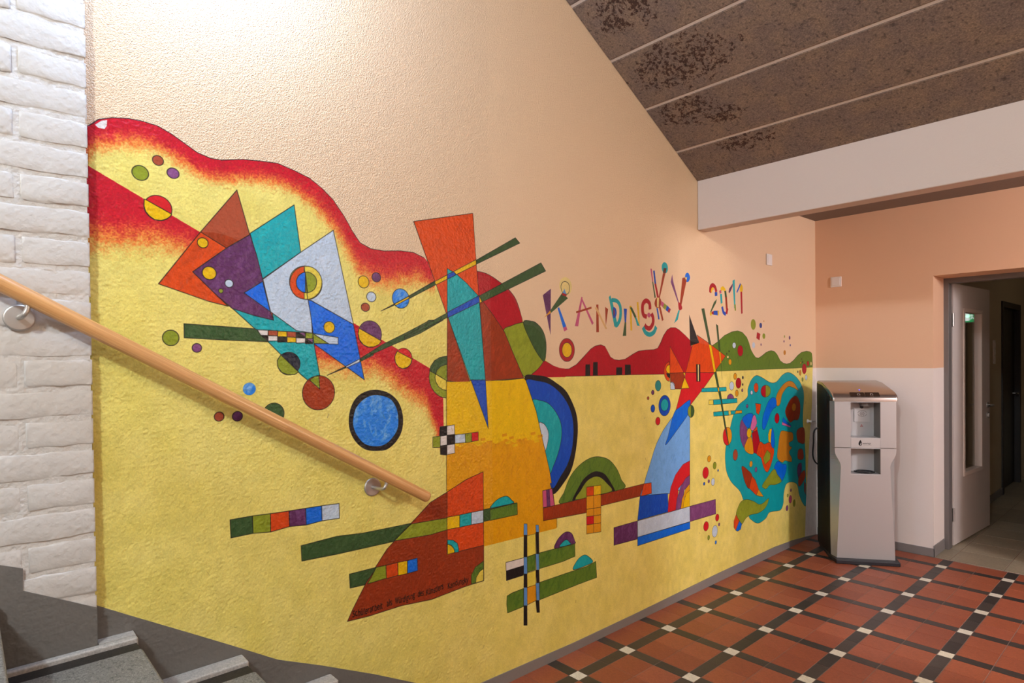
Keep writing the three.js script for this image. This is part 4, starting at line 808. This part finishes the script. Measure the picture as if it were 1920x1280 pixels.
// ---------------------------------------------------------------- doors
{
  const steel = S({ color: '#6b6460', roughness: 0.5 }), leafM = S({ color: '#cfc3ba', roughness: 0.5 });
  const d1 = struct('door_1', 'pale door with a tall glazed slot standing open into the corridor', 'door');
  const fr = mesh('door_frame', mergeGeometries([rbox(3.43, 0.001, 0.82, 3.515, 2.06, 0.862, 0.003), rbox(3.43, 0.001, D1 - 0.03, 3.515, 2.06, D1 + 0.01, 0.003), rbox(3.43, 2.022, 0.862, 3.515, 2.065, D1 - 0.03, 0.003)]), steel, d1); void fr;
  const leaf = new THREE.Group(); leaf.name = 'door_leaf'; leaf.position.set(3.555, 0, 0.842); leaf.rotation.y = -0.065; d1.add(leaf);
  const Lw = 0.9, a0 = 0.235, a1 = 0.675, b0 = 0.535, b1 = 1.83, th = 0.042, H = 2.03;
  const shp = poly([0, 0.012, Lw, 0.012, Lw, H, 0, H]); const hole = new THREE.Path(); hole.moveTo(a0, b0); hole.lineTo(a0, b1); hole.lineTo(a1, b1); hole.lineTo(a1, b0); shp.holes.push(hole);
  mesh('leaf_panel', boxUV(new THREE.ExtrudeGeometry(shp, { depth: th, bevelEnabled: true, bevelThickness: 0.002, bevelSize: 0.002, bevelSegments: 2 }).translate(0, 0, -th / 2)), leafM, leaf);
  const bd = (x0, y0, x1, y1) => rbox(x0, y0, -0.022, x1, y1, 0.03, 0.003);
  mesh('glazing_bead', mergeGeometries([bd(a0 - 0.02, b0 - 0.02, a0 + 0.012, b1 + 0.02), bd(a1 - 0.012, b0 - 0.02, a1 + 0.02, b1 + 0.02), bd(a0 + 0.012, b0 - 0.02, a1 - 0.012, b0 + 0.012), bd(a0 + 0.012, b1 - 0.012, a1 - 0.012, b1 + 0.02)]), S({ color: '#dccfc4', roughness: 0.45 }), leaf);
  mesh('glass_pane', new THREE.BoxGeometry(a1 - a0 - 0.022, b1 - b0 - 0.022, 0.006).translate((a0 + a1) / 2, (b0 + b1) / 2, 0.0), PH({ color: '#ffffff', roughness: 0.02, transmission: 1, thickness: 0, ior: 1.52 }), leaf);
  const h = mesh('door_handle', mergeGeometries([tube([[0, 0, 0.02], [0, 0, 0.06], [-0.012, 0, 0.068], [-0.12, 0, 0.068]], 0.009, 24, 10), new THREE.CylinderGeometry(0.024, 0.024, 0.008, 24).rotateX(Math.PI / 2).translate(0, 0, 0.026)].map((g) => g.toNonIndexed())), M.metal, leaf); h.position.set(Lw - 0.07, 1.05, 0);
  const lk = mesh('lock_rosette', mergeGeometries([new THREE.CylinderGeometry(0.026, 0.026, 0.008, 24).rotateX(Math.PI / 2), rbox(-0.005, -0.016, 0, 0.005, 0.014, 0.012, 0.002)].map((g) => g.index ? g.toNonIndexed() : g)), M.metal, leaf); lk.position.set(Lw - 0.07, 0.965, 0.026);
  for (const y of [0.25, 1.75]) mesh('hinge', new THREE.CylinderGeometry(0.009, 0.009, 0.1, 12).translate(-0.012, y, 0.024), M.metal, leaf);
  const blk = S({ color: '#1c1714', roughness: 0.45 }), blk2 = S({ color: '#2b211c', roughness: 0.5 });
  const d2 = struct('door_2', 'dark closed door in the corridor wall', 'door');
  mesh('door_frame', mergeGeometries([rbox(5.985, 0.001, 0.70, 6.045, 2.035, 0.755, 0.003), rbox(6.9, 0.001, 0.70, 6.96, 2.035, 0.755, 0.003), rbox(6.045, 1.975, 0.70, 6.9, 2.035, 0.755, 0.003)]), blk2, d2);
  mesh('door_leaf', rbox(6.045, 0.008, 0.66, 6.9, 1.975, 0.70, 0.003), blk, d2);
  mesh('door_handle', tube([[6.82, 1.03, 0.70], [6.82, 1.03, 0.745], [6.8, 1.03, 0.75], [6.71, 1.03, 0.75]], 0.009, 20, 8), M.metal, d2);
  const d3 = struct('door_3', 'dark door in the far end of the corridor', 'door');
  mesh('door_leaf', rbox(7.765, 0.008, 2.24, 7.8, 2.0, 3.02, 0.003), blk, d3); mesh('door_frame', mergeGeometries([rbox(7.75, 0.002, 2.2, 7.8, 2.04, 2.24, 0.003), rbox(7.75, 2.0, 2.24, 7.8, 2.04, 3.02, 0.003)]), blk2, d3);
}
// ---------------------------------------------------------------- handrail
{
  const T_wood = dataTex(512, (u, v) => { const a = vn(u * 6, v * 48, 256), b = vn(u * 24, v * 200, 256), c = vn(u * 3 + 5, v * 7, 256), f = 0.5 * a + 0.3 * b + 0.2 * c; return [218 + (f - 0.5) * 46, 160 + (f - 0.5) * 52, 100 + (f - 0.5) * 46]; }, true);
  const wm = T_wood.clone(); wm.repeat.set(1, 1); wm.needsUpdate = true;
  const wood = PH({ map: wm, roughness: 0.38, clearcoat: 0.5, clearcoatRoughness: 0.25 });
  const hr = thing('handrail', 'round beech handrail sloping down across the brick wall and mural', 'handrail');
  const A = new THREE.Vector3(-3.25, 2.396, 0.078), B = new THREE.Vector3(-0.757, 0.942, 0.078), dir = B.clone().sub(A), len = dir.length(), R = 0.0215;
  const prof = [[0.0001, 0], [R * 0.8, 0.001], [R, 0.006], [R, len - 0.014]]; for (let k = 1; k <= 7; k++) { const a = k / 7 * Math.PI / 2; prof.push([Math.max(0.0001, R * Math.cos(a * 0.97)), len - 0.014 + 0.014 * Math.sin(a)]); }
  const g = new THREE.LatheGeometry(prof.map((p) => new THREE.Vector2(...p)), 36); { const p = g.attributes.position, uv = g.attributes.uv; for (let i = 0; i < p.count; i++) uv.setXY(i, p.getY(i) * 0.9, uv.getX(i)); }
  const rail = mesh('rail', g, wood, hr); rail.position.copy(A); rail.quaternion.setFromUnitVectors(new THREE.Vector3(0, 1, 0), dir.normalize());
  const line = (x) => A.y + (x - A.x) * dir.y / dir.x;
  for (const [x, y, z0, dx] of [[-0.965, 1.005, 0.0015, 0.017], [-2.022, 1.617, 0.038, 0.016]]) {
    const br = new THREE.Group(); br.name = 'bracket'; br.position.set(x, y, z0); hr.add(br);
    mesh('rosette', new THREE.LatheGeometry([[0.0001, 0.0065], [0.03, 0.0055], [0.0345, 0.0042], [0.0352, 0]].map((p) => new THREE.Vector2(...p)), 40).rotateX(Math.PI / 2), M.metal, br);
    const ye = line(x + dx) - y - 0.02, zz = 0.078 - z0;
    mesh('arm', tube([[0, 0, 0.003], [0, 0, zz * 0.45], [dx * 0.2, 0.001, zz * 0.8], [dx * 0.5, ye * 0.2, zz * 0.97], [dx * 0.9, ye * 0.6, zz], [dx, ye, zz]], 0.0068, 40, 12), M.metal, br);
  }
}
// ---------------------------------------------------------------- water dispenser
{
  const wd = thing('water_dispenser', 'tall silver water dispenser with black sides standing in the room corner', 'water dispenser', [2.815, 0, 0.426], -0.946);
  const silver = S({ color: '#bfbdba', roughness: 0.4, metalness: 0.45 }), silverTop = S({ color: '#bdb5ae', roughness: 0.26, metalness: 0.92 }), black = S({ color: '#0e0e10', roughness: 0.55 }), plinth = S({ color: '#26262b', roughness: 0.5 });
  const grey = S({ color: '#77736f', roughness: 0.5 }), light = S({ color: '#c9c6c4', roughness: 0.4 }), dark = S({ color: '#141416', roughness: 0.3 });
  const ZB = 0.115, ZF = 0.19, HW = 0.213, N0 = -0.094, N1 = 0.098;
  mesh('side_shell', toCreasedNormals(new THREE.ExtrudeGeometry(poly([-0.228, 0.028, 0.05, 0.028, 0.05, 1.21, -0.1, 1.256, -0.228, 1.27]), { depth: HW * 2 - 0.008, bevelEnabled: true, bevelThickness: 0.004, bevelSize: 0.004, bevelSegments: 2 }).rotateY(-Math.PI / 2).translate(HW - 0.004, 0, 0), 0.6), black, wd, 'black side panels');
  for (const s of [-1, 1]) mesh('side_cheek', rbox(s > 0 ? HW - 0.012 : -HW, 0.028, 0.04, s > 0 ? HW : -HW + 0.012, 1.19, ZB - 0.0005, 0.002), black, wd);
  { // silver front: chamfered to the sides, narrowing under the waist, open where the niche is
    const w = (y) => y >= 0.80 ? 0.2 : y >= 0.69 ? 0.2 - 0.04 * (() => { const t = (0.8 - y) / 0.11; return t * t * (3 - 2 * t); })() : 0.16 + 0.03 * (0.69 - y) / 0.66;
    const hb = (y) => y > 0.1 ? HW : HW - 0.004;
    const ys = [0.03, 0.2, 0.4, 0.55, 0.632, 0.66, 0.69, 0.705, 0.72, 0.735, 0.75, 0.765, 0.78, 0.8, 0.823, 0.828, 0.9, 1.0, 1.1, 1.157], v = [];
    const quad = (a, b, c, d) => v.push(...a, ...b, ...c, ...a, ...c, ...d);
    for (let i = 0; i + 1 < ys.length; i++) {
      const a = ys[i], b = ys[i + 1], gap = a === 0.823, z = ZF - (gap ? 0.01 : 0);
      quad([-hb(a), a, ZB], [-w(a), a, z], [-w(b), b, z], [-hb(b), b, ZB]); quad([w(a), a, z], [hb(a), a, ZB], [hb(b), b, ZB], [w(b), b, z]);
      if (b <= 0.632) quad([-w(a), a, z], [w(a), a, z], [w(b), b, z], [-w(b), b, z]);
      else { quad([-w(a), a, z], [N0, a, z], [N0, b, z], [-w(b), b, z]); quad([N1, a, z], [w(a), a, z], [w(b), b, z], [N1, b, z]); }
    }
    const g = new THREE.BufferGeometry(); g.setAttribute('position', new THREE.Float32BufferAttribute(v, 3)); mesh('front_panel', boxUV(toCreasedNormals(g, 0.3)), silver, wd, 'silver front panel');
  }
  { // curved silver top
    const pr = [[0.19, 1.157], [0.1905, 1.172], [0.187, 1.186], [0.178, 1.199], [0.163, 1.211], [0.14, 1.222], [0.1, 1.234], [-0.1, 1.28], [-0.214, 1.291], [-0.231, 1.286], [-0.233, 1.27], [-0.1, 1.258], [0.09, 1.2], [0.115, 1.157]], s = new THREE.Shape(pr.map((p) => new THREE.Vector2(...p)));
    mesh('top_cover', toCreasedNormals(new THREE.ExtrudeGeometry(s, { depth: 0.398, bevelEnabled: true, bevelThickness: 0.013, bevelSize: 0.007, bevelSegments: 4, bevelOffset: -0.006 }).rotateY(-Math.PI / 2).translate(0.199, 0, 0), 0.5), silverTop, wd, 'curved silver top cover');
    const T_btn = (() => { const cv = document.createElement('canvas'); cv.width = 256; cv.height = 96; const c = cv.getContext('2d'); c.fillStyle = '#3a2a22'; c.fillRect(0, 0, 256, 96); c.strokeStyle = '#b9a79a'; c.lineWidth = 4; for (const x of [75, 185]) { c.strokeRect(x - 11, 40, 22, 30); c.beginPath(); c.arc(x, 34, 9, Math.PI, 0); c.stroke(); } const t = new THREE.CanvasTexture(cv); t.colorSpace = THREE.SRGBColorSpace; return t; })();
    for (const [x0, x1, o] of [[-0.094, 0.001, 0], [0.004, 0.098, 0.5]]) {
      const t = T_btn.clone(); t.repeat.set(0.5, 1); t.offset.set(o, 0); t.needsUpdate = true;
      const b = mesh('touch_button', new RoundedBoxGeometry(x1 - x0, 0.042, 0.005, 2, 0.002).translate((x0 + x1) / 2, 0, 0), PH({ map: t, roughness: 0.12, clearcoat: 1 }), wd); b.position.set(0, 1.206, 0.1745); b.rotation.x = -0.85;
    }
    mesh('status_light', new THREE.SphereGeometry(0.004, 12, 8).translate(-0.01, 1.236, 0.1), S({ color: '#20204a', emissive: '#4a50ff', emissiveIntensity: 3 }), wd);
  }
  const nicheBox = (y0, y1, nm) => { const z = 0.06, n = new THREE.Group(); n.name = nm; wd.add(n);
    mesh('back_plate', box(N0 - 0.006, y0 - 0.004, z - 0.006, N1 + 0.006, y1 + 0.004, z), light, n); mesh('side_plate', box(N0 - 0.006, y0, z, N0, y1, ZF - 0.001), grey, n); mesh('side_plate', box(N1, y0, z, N1 + 0.006, y1, ZF - 0.001), grey, n); mesh('sill', box(N0, y0 - 0.006, z, N1, y0, ZF - 0.001), light, n); mesh('niche_top', box(N0, y1, z, N1, y1 + 0.006, ZF - 0.001), light, n); return n; };
  nicheBox(0.897, 1.151, 'upper_niche'); const n2 = nicheBox(0.638, 0.82, 'lower_niche');
  mesh('drip_grille', new THREE.TorusGeometry(0.062, 0.008, 10, 40).rotateX(Math.PI / 2).scale(1, 0.6, 0.8).translate(0.012, 0.646, 0.128), dark, n2);
  mesh('drip_hole', rbox(-0.024, 0.6385, 0.1, 0.048, 0.642, 0.145, 0.001), dark, n2);
  mesh('nozzle', new THREE.CylinderGeometry(0.042, 0.03, 0.03, 28).translate(0.02, 1.136, 0.11), grey, wd);
  const draw = (w, h, fn) => { const cv = document.createElement('canvas'); cv.width = w; cv.height = h; fn(cv.getContext('2d'), w, h); const t = new THREE.CanvasTexture(cv); t.colorSpace = THREE.SRGBColorSpace; return t; };
  const frontMat = (t) => { const m = S({ map: t, roughness: 0.4 }), p = light; return [p, p, p, p, m, p]; };
  const card = draw(256, 256, (c) => { c.fillStyle = '#d2cfcc'; c.fillRect(0, 0, 256, 256); c.strokeStyle = '#55524f'; c.lineWidth = 5; c.beginPath(); c.ellipse(130, 100, 74, 54, 0, 0.15, 2.9); c.stroke(); c.beginPath(); c.ellipse(130, 100, 74, 54, 0, 3.3, 6.0); c.stroke(); for (const s of [-1, 1]) { c.beginPath(); c.moveTo(130 + s * 8, 62); c.quadraticCurveTo(130 + s * 52, 100, 130 + s * 12, 146); c.stroke(); } c.beginPath(); c.moveTo(128, 84); c.quadraticCurveTo(108, 112, 128, 128); c.quadraticCurveTo(150, 112, 132, 84); c.stroke(); });
  mesh('instruction_plate', new THREE.BoxGeometry(0.104, 0.1, 0.006).translate(0.018, 1.05, 0.064), frontMat(card), wd);
  mesh('sensor_button', mergeGeometries([new THREE.TorusGeometry(0.009, 0.0025, 8, 24), new THREE.CylinderGeometry(0.0085, 0.0085, 0.004, 20).rotateX(Math.PI / 2)].map((g) => g.toNonIndexed())).translate(0.016, 1.108, 0.066), dark, wd);
  const warn = draw(64, 64, (c) => { c.fillStyle = '#c9c6c4'; c.fillRect(0, 0, 64, 64); c.strokeStyle = '#b04038'; c.lineWidth = 6; c.beginPath(); c.moveTo(32, 12); c.lineTo(54, 52); c.lineTo(10, 52); c.closePath(); c.stroke(); c.fillStyle = '#b04038'; c.fillRect(29, 26, 6, 20); });
  mesh('warning_sticker', new THREE.BoxGeometry(0.024, 0.024, 0.0015).translate(0.016, 0.972, 0.061), frontMat(warn), wd);
  const logo = draw(512, 176, (c) => { c.fillStyle = '#c4c0bc'; c.fillRect(0, 0, 512, 176); c.fillStyle = '#141414'; c.beginPath(); c.moveTo(168, 30); c.bezierCurveTo(120, 80, 120, 140, 164, 140); c.bezierCurveTo(206, 140, 196, 84, 168, 30); c.fill(); c.fillStyle = '#c4c0bc'; c.beginPath(); c.ellipse(172, 110, 9, 22, 0.3, 0, 7); c.fill(); c.fillStyle = '#222'; c.font = 'bold 40px sans-serif'; c.save(); c.translate(206, 112); c.scale(0.72, 1); c.fillText('waterlogic', 0, 0); c.restore(); c.fillStyle = '#777'; c.fillRect(206, 128, 150, 3); });
  mesh('brand_panel', new THREE.BoxGeometry(N1 - N0 - 0.002, 0.066, 0.12).translate((N0 + N1) / 2, 0.861, ZF - 0.0595), (() => { const m = S({ map: logo, roughness: 0.38, metalness: 0.2 }); return [light, light, light, light, m, light]; })(), wd, 'silver panel with a black drop emblem and lettering');
  mesh('plinth', boxUV(toCreasedNormals(new THREE.ExtrudeGeometry(poly([-0.2, -0.235, 0.2, -0.235, 0.215, -0.12, 0.2, 0.216, -0.2, 0.216, -0.215, -0.12]), { depth: 0.02, bevelEnabled: true, bevelThickness: 0.005, bevelSize: 0.006, bevelSegments: 2 }).rotateX(-Math.PI / 2).translate(0, 0.0055, 0), 0.5)), plinth, wd, 'dark base plate');
  mesh('power_cable', tube([[-0.2, 0.93, -0.2], [-0.236, 0.905, -0.205], [-0.246, 0.8, -0.205], [-0.25, 0.70, -0.205], [-0.235, 0.655, -0.205], [-0.205, 0.63, -0.2]], 0.006, 40, 10), dark, wd, 'black cable loop');
}
// ---------------------------------------------------------------- small fittings
{
  const plastic = S({ color: '#efe7e0', roughness: 0.4 });
  const plate = (name, label, cat, pos, turn) => { const o = thing(name, label, cat, pos, turn); mesh('frame', rbox(-0.041, -0.041, 0, 0.041, 0.041, 0.009, 0.003), plastic, o); mesh('blank_cover', rbox(-0.03, -0.03, 0.008, 0.03, 0.03, 0.012, 0.002), plastic, o); return o; };
  plate('wall_socket', 'small white cover plate high on the mural wall near the corner', 'socket plate', [2.324, 2.2, 0.0008], 0);
  plate('wall_socket', 'small white cover plate high on the end wall above the water dispenser', 'socket plate', [BX - 0.0003, 2.081, 0.163], -Math.PI / 2);
  const sw = thing('light_switch', 'narrow pale switch strip beside the dark corridor door', 'light switch', [5.62, 1.5, 0.7405]);
  mesh('frame', rbox(-0.04, -0.12, 0, 0.04, 0.12, 0.01, 0.003), plastic, sw); for (const y of [-0.07, 0, 0.07]) mesh('rocker', rbox(-0.027, y - 0.027, 0.008, 0.027, y + 0.027, 0.014, 0.002), plastic, sw);
  const wv = thing('water_valve', 'small white valve on the wall behind the water dispenser', 'valve', [2.985, 0.955, 0.0015]);
  mesh('knob', new THREE.LatheGeometry([[0.0001, 0.034], [0.008, 0.034], [0.011, 0.028], [0.006, 0.018], [0.016, 0.004], [0.018, 0]].map((p) => new THREE.Vector2(...p)), 20).rotateX(Math.PI / 2), plastic, wv); mesh('pipe', tube([[0, 0, 0.018], [0.05, -0.004, 0.018], [0.1, -0.005, 0.018]], 0.006, 12, 10), M.metal, wv);
  const ex = thing('exit_sign', 'small lit green exit sign at the far end of the corridor', 'exit sign', [7.74, 1.98, 2.15]);
  const cv = document.createElement('canvas'); cv.width = 128; cv.height = 128; const c = cv.getContext('2d'); c.fillStyle = '#12a05a'; c.fillRect(0, 0, 128, 128); c.fillStyle = '#f4fff8'; c.fillRect(64, 14, 54, 100); c.beginPath(); c.arc(44, 32, 9, 0, 7); c.fill(); c.lineWidth = 10; c.strokeStyle = '#f4fff8'; c.beginPath(); c.moveTo(44, 42); c.lineTo(38, 72); c.lineTo(20, 96); c.moveTo(38, 72); c.lineTo(54, 100); c.moveTo(26, 56); c.lineTo(60, 58); c.stroke();
  const t = new THREE.CanvasTexture(cv); t.colorSpace = THREE.SRGBColorSpace;
  const hm = S({ color: '#d0d0d0', roughness: 0.5 });
  mesh('housing', rbox(-0.02, -0.09, -0.075, 0.058, 0.09, 0.075, 0.006), hm, ex);
  mesh('sign_face', new THREE.PlaneGeometry(0.13, 0.15).rotateY(-Math.PI / 2).translate(-0.0215, 0, 0), S({ color: '#000000', emissive: '#ffffff', emissiveMap: t, emissiveIntensity: 1.6 }), ex);
  const pl = new THREE.PointLight(0x60e0a0, 0.004); pl.position.set(7.66, 1.98, 2.15); pl.castShadow = true; pl.name = 'exit_light'; scene.add(pl);
}
// ---------------------------------------------------------------- lamps: glowing globes with their own light inside
{
  const L = { stair: 'white glass globe lamp under the landing ceiling', wall: 'white glass globe lamp bracketed to the mural wall high above the stairs', hall: 'white glass globe lamp under the sloping plank ceiling', corridor: 'white glass globe lamp under the corridor ceiling', lobby_fill: 'added white globe lamp under the flat hall ceiling brightening the right side' };
  for (const [kind, p, cd, col, r] of LAMPS) {
    const o = thing('globe_lamp', L[kind], 'lamp', [p.x, p.y, p.z]);
    mesh('globe', new THREE.SphereGeometry(r, 32, 20), S({ color: '#e8e4de', emissive: col, emissiveIntensity: 2.5, roughness: 0.4 }), o);
    if (kind === 'wall') mesh('mount', mergeGeometries([new THREE.CylinderGeometry(0.06, 0.07, 0.05, 24).rotateX(Math.PI / 2).translate(0, 0, -p.z + 0.026), new THREE.CylinderGeometry(0.02, 0.02, p.z - 0.05 - r * 0.9, 12).rotateX(Math.PI / 2).translate(0, 0, -(r * 0.9 + (p.z - 0.05 - r * 0.9) / 2))]), M.metal, o);
    else { const top = kind === 'stair' ? 3.62 : kind === 'corridor' ? 2.5 : kind === 'lobby_fill' ? 2.6 : 2.81; mesh('mount', new THREE.CylinderGeometry(0.07, 0.06, top - p.y - r * 0.9, 24).translate(0, (top - p.y + r * 0.9) / 2, 0), M.metal, o); }
    const l = new THREE.PointLight(col, cd); l.position.copy(p); l.castShadow = true; l.shadow.radius = r / 0.02; l.name = 'lamp_light'; scene.add(l);
  }
}
scene.traverse((o) => { if (o.isMesh) o.castShadow = o.receiveShadow = true; });
renderer.render(scene, camera);
